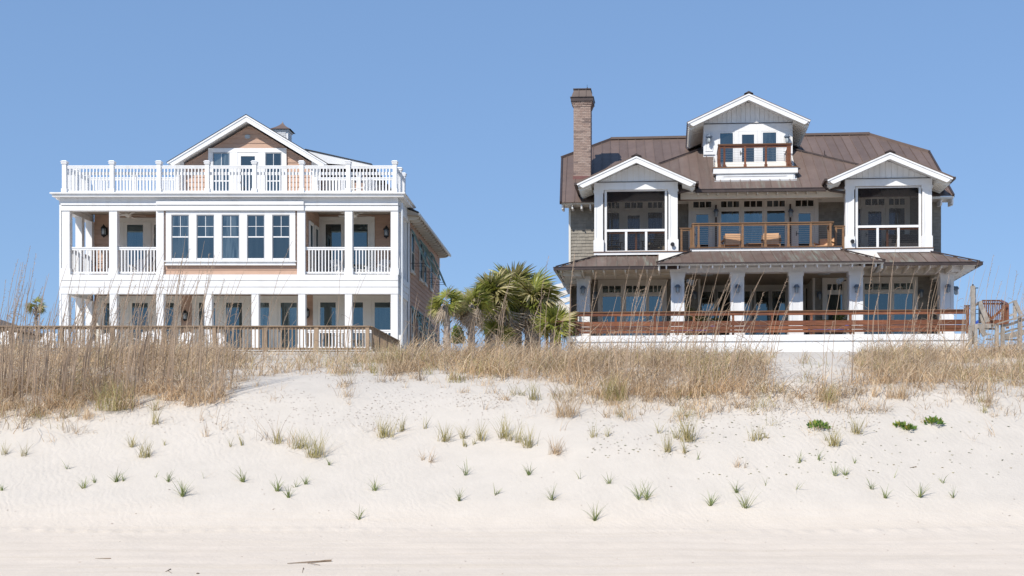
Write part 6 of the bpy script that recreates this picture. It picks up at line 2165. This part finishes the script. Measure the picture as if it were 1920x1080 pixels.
# (px base, py base, py of tip, px shift of tip, stalks)
OATS = [(-6, 770, 520, 15, 5), (8, 745, 478, 18, 6), (30, 765, 452, 25, 6), (48, 735, 545, 20, 5), (62, 780, 505, 22, 5), (80, 740, 560, 12, 4), (98, 765, 470, 30, 6), (118, 745, 540, 25, 5), (136, 765, 476, 32, 6),
        (158, 735, 530, 22, 5), (176, 750, 490, 30, 5), (200, 740, 520, 24, 4), (222, 745, 505, 35, 5), (240, 765, 432, 40, 5), (262, 735, 500, 30, 5), (280, 740, 480, 24, 5), (302, 735, 465, 28, 5), (322, 750, 430, 30, 5), (342, 740, 520, 20, 4),
        (360, 760, 446, 36, 5), (378, 750, 470, 24, 5), (398, 755, 520, 20, 4), (416, 745, 480, 30, 4), (432, 730, 540, 26, 3), (455, 715, 560, 18, 2), (490, 705, 445, 48, 2), (520, 700, 560, 28, 2), (600, 690, 580, 18, 1),
        (632, 700, 455, 22, 1), (652, 700, 500, 24, 2), (775, 695, 545, 12, 2), (800, 690, 490, 30, 2), (818, 690, 540, 20, 1), (842, 695, 560, 10, 2), (885, 700, 545, 18, 2), (930, 700, 500, 18, 3), (945, 705, 560, -3, 1), (990, 710, 540, 14, 2),
        (1010, 705, 470, 10, 2), (1035, 715, 560, 12, 2), (1068, 720, 460, 2, 2), (1085, 725, 520, 14, 2), (1105, 740, 500, 14, 3), (1140, 745, 540, 14, 3), (1160, 740, 495, 20, 4), (1180, 735, 470, 30, 4), (1200, 740, 510, 22, 4), (1222, 745, 520, 24, 4),
        (1240, 740, 545, 14, 3), (1262, 745, 515, 20, 3), (1282, 740, 488, 30, 4), (1298, 745, 490, 34, 4), (1318, 735, 480, 40, 4), (1338, 740, 510, 30, 3), (1352, 735, 520, 34, 4), (1380, 735, 500, 48, 3), (1402, 740, 540, 22, 3), (1432, 735, 515, 28, 2),
        (1450, 735, 545, 26, 2), (1545, 735, 530, 3, 1), (1560, 740, 530, 34, 2), (1600, 725, 500, 6, 2), (1625, 720, 470, 6, 2), (1648, 715, 505, -2, 2), (1664, 720, 416, 8, 2), (1690, 715, 500, 16, 3), (1712, 715, 520, -10, 2), (1730, 715, 500, 24, 3),
        (1752, 715, 510, 10, 3), (1772, 710, 530, -12, 2), (1790, 705, 505, 8, 3), (1806, 710, 480, 24, 3), (1822, 705, 490, 28, 3), (1845, 705, 470, 22, 3), (1862, 705, 520, 14, 3), (1880, 710, 488, 16, 3), (1900, 705, 500, 14, 4), (1925, 710, 480, 6, 4)]
keys = [(o_[0], landmark(o_[0] + o_[3] * .5)) for o_ in OATS]
labs = ordinal_labels(keys, 'sea oats', lambda pre, key, i: ('tall dry sea oats, %s%s' % (pre, key)))
ro = random.Random(77)
for (bxp, byp, typ, shp, ns), lab in zip(OATS, labs):
    if bxp < 330: ns = int(ns * 1.7)
    gx_, gy_, gz_ = ground_at(bxp, byp)
    if gy_ > 30: gx_, gy_, gz_ = ground_at(bxp, byp + 12)
    t = thing('sea_oats', lab, 'sea oats', (gx_, gy_, gz_ - .02), 0, 'tall sea oats standing in the dune grass')
    H0 = (byp - typ) / F * gy_
    sh0 = shp / F * gy_
    for k in range(ns):
        hh = H0 * (1.0 if k == 0 else ro.uniform(.62, .98))
        ox, oy = ro.uniform(-.16, .16) * (1 if k else 0), ro.uniform(-.15, .15)
        sh = sh0 * ro.uniform(.5, 1.35) + ro.uniform(-.05, .09)
        m = MB()
        pts = []
        droop = ro.uniform(.03, .16)
        for j in range(8):
            s = j / 7
            pts.append(Vector((ox + sh * s ** 1.7 + droop * max(0, s - .72) * 2.2, oy + .08 * s * s * ro.choice((-1, 1)) * .3, hh * (s - .02 * s ** 6))))
        kk_ = 1.0 if bxp < 460 else .74
        m.tube(pts, [q_ * kk_ for q_ in (.0085, .008, .0072, .0064, .0056, .0048, .0038, .0022)], 4)
        # withered stem leaves
        for j in range(ro.randint(1, 3)):
            s = ro.uniform(.25, .75)
            q = pts[int(s * 7)]
            d = ro.choice((-1, 1)); l_ = ro.uniform(.10, .28)
            prev = None
            for e in range(5):
                u = e / 4
                c_ = q + Vector((d * l_ * math.sin(u * 2.2) * .8, ro.uniform(-.01, .01), l_ * .55 * math.sin(u * 2.9) - l_ * .35 * u))
                i = m.pts([tuple(c_ + Vector((0, .0, -.003))), tuple(c_ + Vector((0, 0, .004)))])
                if prev is not None: m.f.append((prev, prev + 1, i + 1, i))
                prev = i
        m.build('stalk', 'stalk', t, origin=(0, 0, 0))
        # thin seed head
        if ro.random() < (.5 if bxp < 1100 else .35):
            m = MB()
            a = pts[5]
            for e in range(26):
                u = e / 26
                seg = u * 2
                q = pts[5 + int(seg)].lerp(pts[min(7, 6 + int(seg))], seg - int(seg))
                d = Vector((ro.uniform(-.3, 1), ro.uniform(-.5, .5), ro.uniform(.1, 1.2))).normalized() * ro.uniform(.02, .05)
                sd_ = Vector((-d.z, 0, d.x)).normalized() * .0024
                e_ = q + d
                i = m.pts([tuple(q - sd_), tuple(q + sd_), tuple(e_ + sd_), tuple(e_ - sd_)])
                m.f.append((i, i + 1, i + 2, i + 3))
            m.build('seed_head', 'stalk', t, origin=(0, 0, 0))['kind'] = 'stuff'
    # leaves at the foot
    n = 26 + 9 * ns
    Bs = np.stack([rng.normal(0, .13, n), rng.normal(0, .10, n), np.zeros(n)], 1)
    V, Fc = blade_mesh(Bs, rng.uniform(.25, 1.0, n), rng.uniform(0, 6.28, n), rng.uniform(0, .8, n), rng.uniform(.6, 4.2, n), rng.uniform(.006, .013, n), 6)
    o = bpy.data.objects.new('leaves', np_mesh('leaves', V, Fc, 'straw')); COL.objects.link(o); o.parent = t

# ------------------------------------------------------------------ single tufts on the open sand
# (px, py, height px, kind g/y/s, blades)
TUFTS = [(157, 916, 26, 'g', 16), (178, 905, 20, 'g', 9), (218, 905, 30, 'g', 18), (232, 902, 18, 'g', 8), (4, 920, 26, 'g', 7), (315, 904, 26, 'g', 12), (342, 932, 46, 'g', 30), (382, 898, 30, 'g', 2), (291, 895, 18, 'g', 2),
         (457, 905, 34, 'g', 18), (520, 921, 34, 'g', 16), (541, 933, 32, 'g', 14), (555, 914, 20, 'g', 6), (573, 908, 24, 'g', 10), (617, 872, 24, 'g', 9), (703, 921, 34, 'g', 16), (673, 975, 32, 'g', 12), (862, 940, 32, 'g', 16),
         (873, 891, 38, 'g', 9), (930, 928, 24, 'g', 8), (992, 891, 28, 'g', 14), (1035, 938, 38, 'g', 16), (1088, 899, 26, 'g', 4), (1141, 908, 24, 'g', 10), (1197, 937, 44, 'g', 16), (1213, 938, 42, 'g', 18), (1115, 977, 40, 'g', 18),
         (1308, 862, 26, 'g', 4), (1332, 949, 36, 'g', 18), (1382, 925, 32, 'g', 16), (1398, 954, 44, 'g', 18), (1498, 868, 26, 'g', 8), (1535, 864, 24, 'g', 8), (1565, 893, 26, 'g', 12), (1586, 892, 24, 'g', 12), (1603, 869, 18, 'g', 6),
         (1635, 917, 26, 'g', 12), (1660, 935, 28, 'g', 14), (1725, 933, 36, 'g', 16), (1768, 906, 26, 'g', 6), (1787, 934, 28, 'g', 10), (1676, 896, 30, 'g', 1), (1495, 918, 34, 'g', 3), (1433, 912, 24, 'g', 2), (45, 855, 30, 'y', 14), (10, 853, 34, 'y', 14), (128, 880, 26, 'g', 7),
         (247, 838, 30, 'y', 18), (272, 858, 44, 'y', 34), (309, 836, 22, 'y', 6), (430, 838, 22, 'y', 6), (455, 836, 24, 'y', 8), (520, 832, 36, 'y', 26), (560, 842, 44, 'y', 40), (592, 858, 58, 'y', 60), (290, 796, 52, 'y', 22), (385, 820, 34, 's', 8),
         (722, 820, 48, 'y', 60), (753, 810, 38, 'y', 18), (797, 804, 34, 'y', 8), (835, 828, 40, 'y', 36), (870, 822, 34, 'y', 18), (872, 838, 24, 'y', 10), (902, 826, 42, 'y', 28), (890, 834, 18, 'y', 8), (945, 822, 52, 'y', 30), (955, 826, 40, 'y', 18), (972, 830, 44, 'y', 20),
         (993, 840, 44, 'y', 30), (984, 836, 30, 'y', 12), (1043, 853, 42, 's', 44), (793, 864, 26, 's', 7), (809, 868, 34, 's', 12), (1060, 782, 62, 's', 90), (1000, 750, 46, 'y', 30), (1152, 752, 60, 'y', 110), (1112, 820, 34, 'y', 14), (1140, 818, 32, 'y', 10),
         (1252, 848, 52, 'y', 24), (1235, 812, 34, 'y', 8), (1283, 850, 36, 'y', 18), (1290, 828, 60, 'y', 50), (1268, 822, 40, 'y', 14), (1382, 877, 30, 's', 12), (1395, 878, 22, 's', 5), (1411, 827, 34, 'y', 16), (1424, 826, 34, 'y', 14), (1435, 822, 22, 'y', 8),
         (1563, 836, 44, 'y', 44), (1548, 828, 22, 'y', 8), (1607, 814, 44, 'y', 34), (1555, 755, 46, 'y', 60), (1540, 752, 40, 's', 40), (1690, 748, 44, 's', 50), (1670, 748, 40, 's', 30), (1640, 744, 46, 's', 20), (214, 770, 70, 'y', 120), (700, 700, 40, 'y', 20), (850, 712, 46, 's', 30)]
def tuft_key(px, py, kind):
    row = 'in the lowest row' if py > 915 else 'low on the slope' if py > 880 else 'halfway up the slope' if py > 800 else 'high on the slope'
    return row
tk = []
for (px, py, hp, kd, nb) in TUFTS:
    row = tuft_key(px, py, kd)
    lm = landmark(px).replace('before ', 'below ').replace('against the sky by', 'below')
    tk.append((px, (kd, row, lm)))
adj = {'g': 'fresh green', 'y': 'yellow-green', 's': 'straw-coloured'}
def tfmt(pre, key, i):
    hp, nb = TUFTS[i][2], TUFTS[i][4]
    sz = 'single' if nb <= 2 else 'sparse' if nb < 10 else 'small' if hp < 30 else 'bushy' if nb >= 40 else 'medium'
    noun = 'grass blades' if nb <= 2 else 'grass tuft'
    lab = '%s %s %s %s, %s%s' % (sz, adj[key[0]], noun, key[1], pre, key[2])
    lab = lab.replace(' of the salmon house', '').replace(' of the grey house', '').replace(' of the photo', '')
    return ' '.join(lab.split()[:16])
tl = ordinal_labels(tk, '', tfmt)
mt = {'g': 'green', 'y': 'olive', 's': 'straw'}
for (px, py, hp, kd, nb), lab in zip(TUFTS, tl):
    gx_, gy_, gz_ = ground_at(px, py)
    t = thing('grass_tuft', lab, 'grass tuft', (gx_, gy_, gz_ - .008), 0, {'g': 'fresh green tufts on the open sand', 'y': 'yellow-green tufts on the slope', 's': 'straw-coloured tufts on the slope'}[kd])
    hm = hp / F * gy_
    r_ = min(.14, .012 + nb * .0011) if kd != 'g' else .012
    n = int(nb * 1.3) if nb > 4 else nb
    Bs = np.stack([rng.normal(0, r_, n), rng.normal(0, r_ * .7, n), -np.ones(n) * .004], 1)
    sprd = .75 if kd == 'g' else .45
    V, Fc = blade_mesh(Bs, hm * rng.uniform(.5, 1.15, n), rng.uniform(0, 6.28, n), rng.uniform(.02, sprd, n), rng.uniform(0, .9, n) + .1, rng.uniform(.006, .011, n) * (1.3 if kd == 'g' else 1), 5)
    o = bpy.data.objects.new('blades', np_mesh('blades', V, Fc, mt[kd])); COL.objects.link(o); o.parent = t
    # dry outer leaves lying on the sand
    n = max(2, nb // 3) if kd != 'g' else max(1, nb // 6)
    Bs = np.stack([rng.normal(0, r_ * 1.3, n), rng.normal(0, r_, n), np.ones(n) * .006], 1)
    V, Fc = blade_mesh(Bs, hm * rng.uniform(.6, 1.4, n), rng.uniform(0, 6.28, n), rng.uniform(.9, 1.35, n), rng.uniform(0, .4, n), rng.uniform(.003, .006, n), 4)
    o = bpy.data.objects.new('dry_blades', np_mesh('dry_blades', V, Fc, 'straw')); COL.objects.link(o); o.parent = t

# ------------------------------------------------------------------ litter on the sand
def flakes(name, label, pts, smin, smax, mat, up=.004, seed=3):
    r = np.random.default_rng(seed)
    V, Fc = [], []
    for (X_, Y_, Z_) in pts:
        s = r.uniform(smin, smax); a = r.uniform(0, 6.28); e = r.uniform(.35, .8)
        c, sn = math.cos(a), math.sin(a)
        tl_ = r.uniform(-.4, .6)
        i = len(V)
        for u, v in ((-1, 0), (0, -e), (1, 0), (0, e)):
            V.append((X_ + s * (u * c - v * sn), Y_ + s * (u * sn + v * c), Z_ + up + s * .5 * (abs(u) * .3 + tl_ * v)))
        Fc.append((i, i + 1, i + 2, i + 3))
    o = bpy.data.objects.new(name, np_mesh(name, np.array(V), np.array(Fc), mat)); COL.objects.link(o)
    return tag(o, label, 'litter', kind='stuff')
def rain(regions, seed):
    r = np.random.default_rng(seed)
    out = []
    for x0, x1, y0, y1, n in regions:
        for _ in range(n):
            px, py = r.uniform(x0, x1), r.uniform(y0, y1)
            if _vn(np.array(px / 60.), np.array(py / 25.), 9) < .35: continue
            out.append(ground_at(px, py))
    return out
flakes('leaf_litter', 'small brown leaf fragments scattered over the upper dune sand', rain([(430, 760, 695, 800, 520), (200, 440, 770, 830, 110), (640, 1000, 700, 790, 380), (850, 960, 730, 765, 120), (1280, 1650, 745, 805, 330), (1450, 1600, 665, 720, 330), (1100, 1300, 770, 850, 100), (0, 1920, 880, 1060, 50)], 5), .010, .023, 'litter', up=.002)
flakes('green_litter', 'tiny round green and yellow leaves dotting the right slope', rain([(1100, 1330, 750, 860, 150), (1300, 1920, 745, 900, 240)], 6), .014, .030, 'greenlitter')
flakes('shell_bits', 'tiny pale shell fragments on the lower beach', rain([(0, 1920, 990, 1080, 160)], 8), .007, .016, 'white')
flakes('dark_bits', 'tiny dark specks of debris on the lower beach', rain([(0, 1920, 930, 1080, 110)], 9), .006, .018, 'litter')

# driftwood and stones
def stick(label, p0, p1, r0, kink=.02, twig=None):
    a, b = Vector(ground_at(*p0)), Vector(ground_at(*p1))
    m = MB()
    n = 7
    pts = [a.lerp(b, k / n) + Vector((0, random.uniform(-kink, kink), r0 * .8 + random.uniform(0, kink * .4))) for k in range(n + 1)]
    m.tube(pts, [r0 * (1.15 - .8 * (1 - k / n)) for k in range(n + 1)], 6)
    t = tag(m.build('driftwood', 'driftm', None, origin=tuple(a)), label, 'driftwood')
    if twig:
        q = pts[3]; e = Vector(ground_at(*twig)) + Vector((0, 0, .01))
        ABS[t.name] = Vector(a)
        MB().tube([q, e], [r0 * .5, r0 * .25], 5).build('twig', 'driftm', t)
    return t
stick('longest pale driftwood branch with a side twig on the lowest beach sand', (539, 1058), (622, 1053), .013, .012, (600, 1061))
stick('thin short driftwood stick lying flat near the bottom left', (178, 1048), (208, 1048), .006, .003)
stick('small forked driftwood twig near the bottom left, right of the thin stick', (310, 1073), (320, 1068), .006, .004, (322, 1076))
stick('small upright driftwood bit below the long branch', (567, 1075), (569, 1066), .006, .003)
stick('bent dark twig on the right slope left of the far bush row', (1706, 878), (1718, 877), .008, .004)
for px, py, s, lab in ((371, 1076, .02, 'flat brown stone at the bottom edge of the beach'), (225, 1016, .009, 'tiny dark pebble on the lower beach, left of the centre'), (1470, 855, .014, 'dark pine cone like clump on the right slope')):
    g = Vector(ground_at(px, py))
    bm_ = MB().lathe((g.x, g.y, g.z - .004), [(0, s * .9), (s * .7, s * .75), (s * 1.1, s * .35), (s, 0), (0, -.005)], 8)
    tag(bm_.build('stone', 'stonem', None, origin=tuple(g)), lab, 'stone')
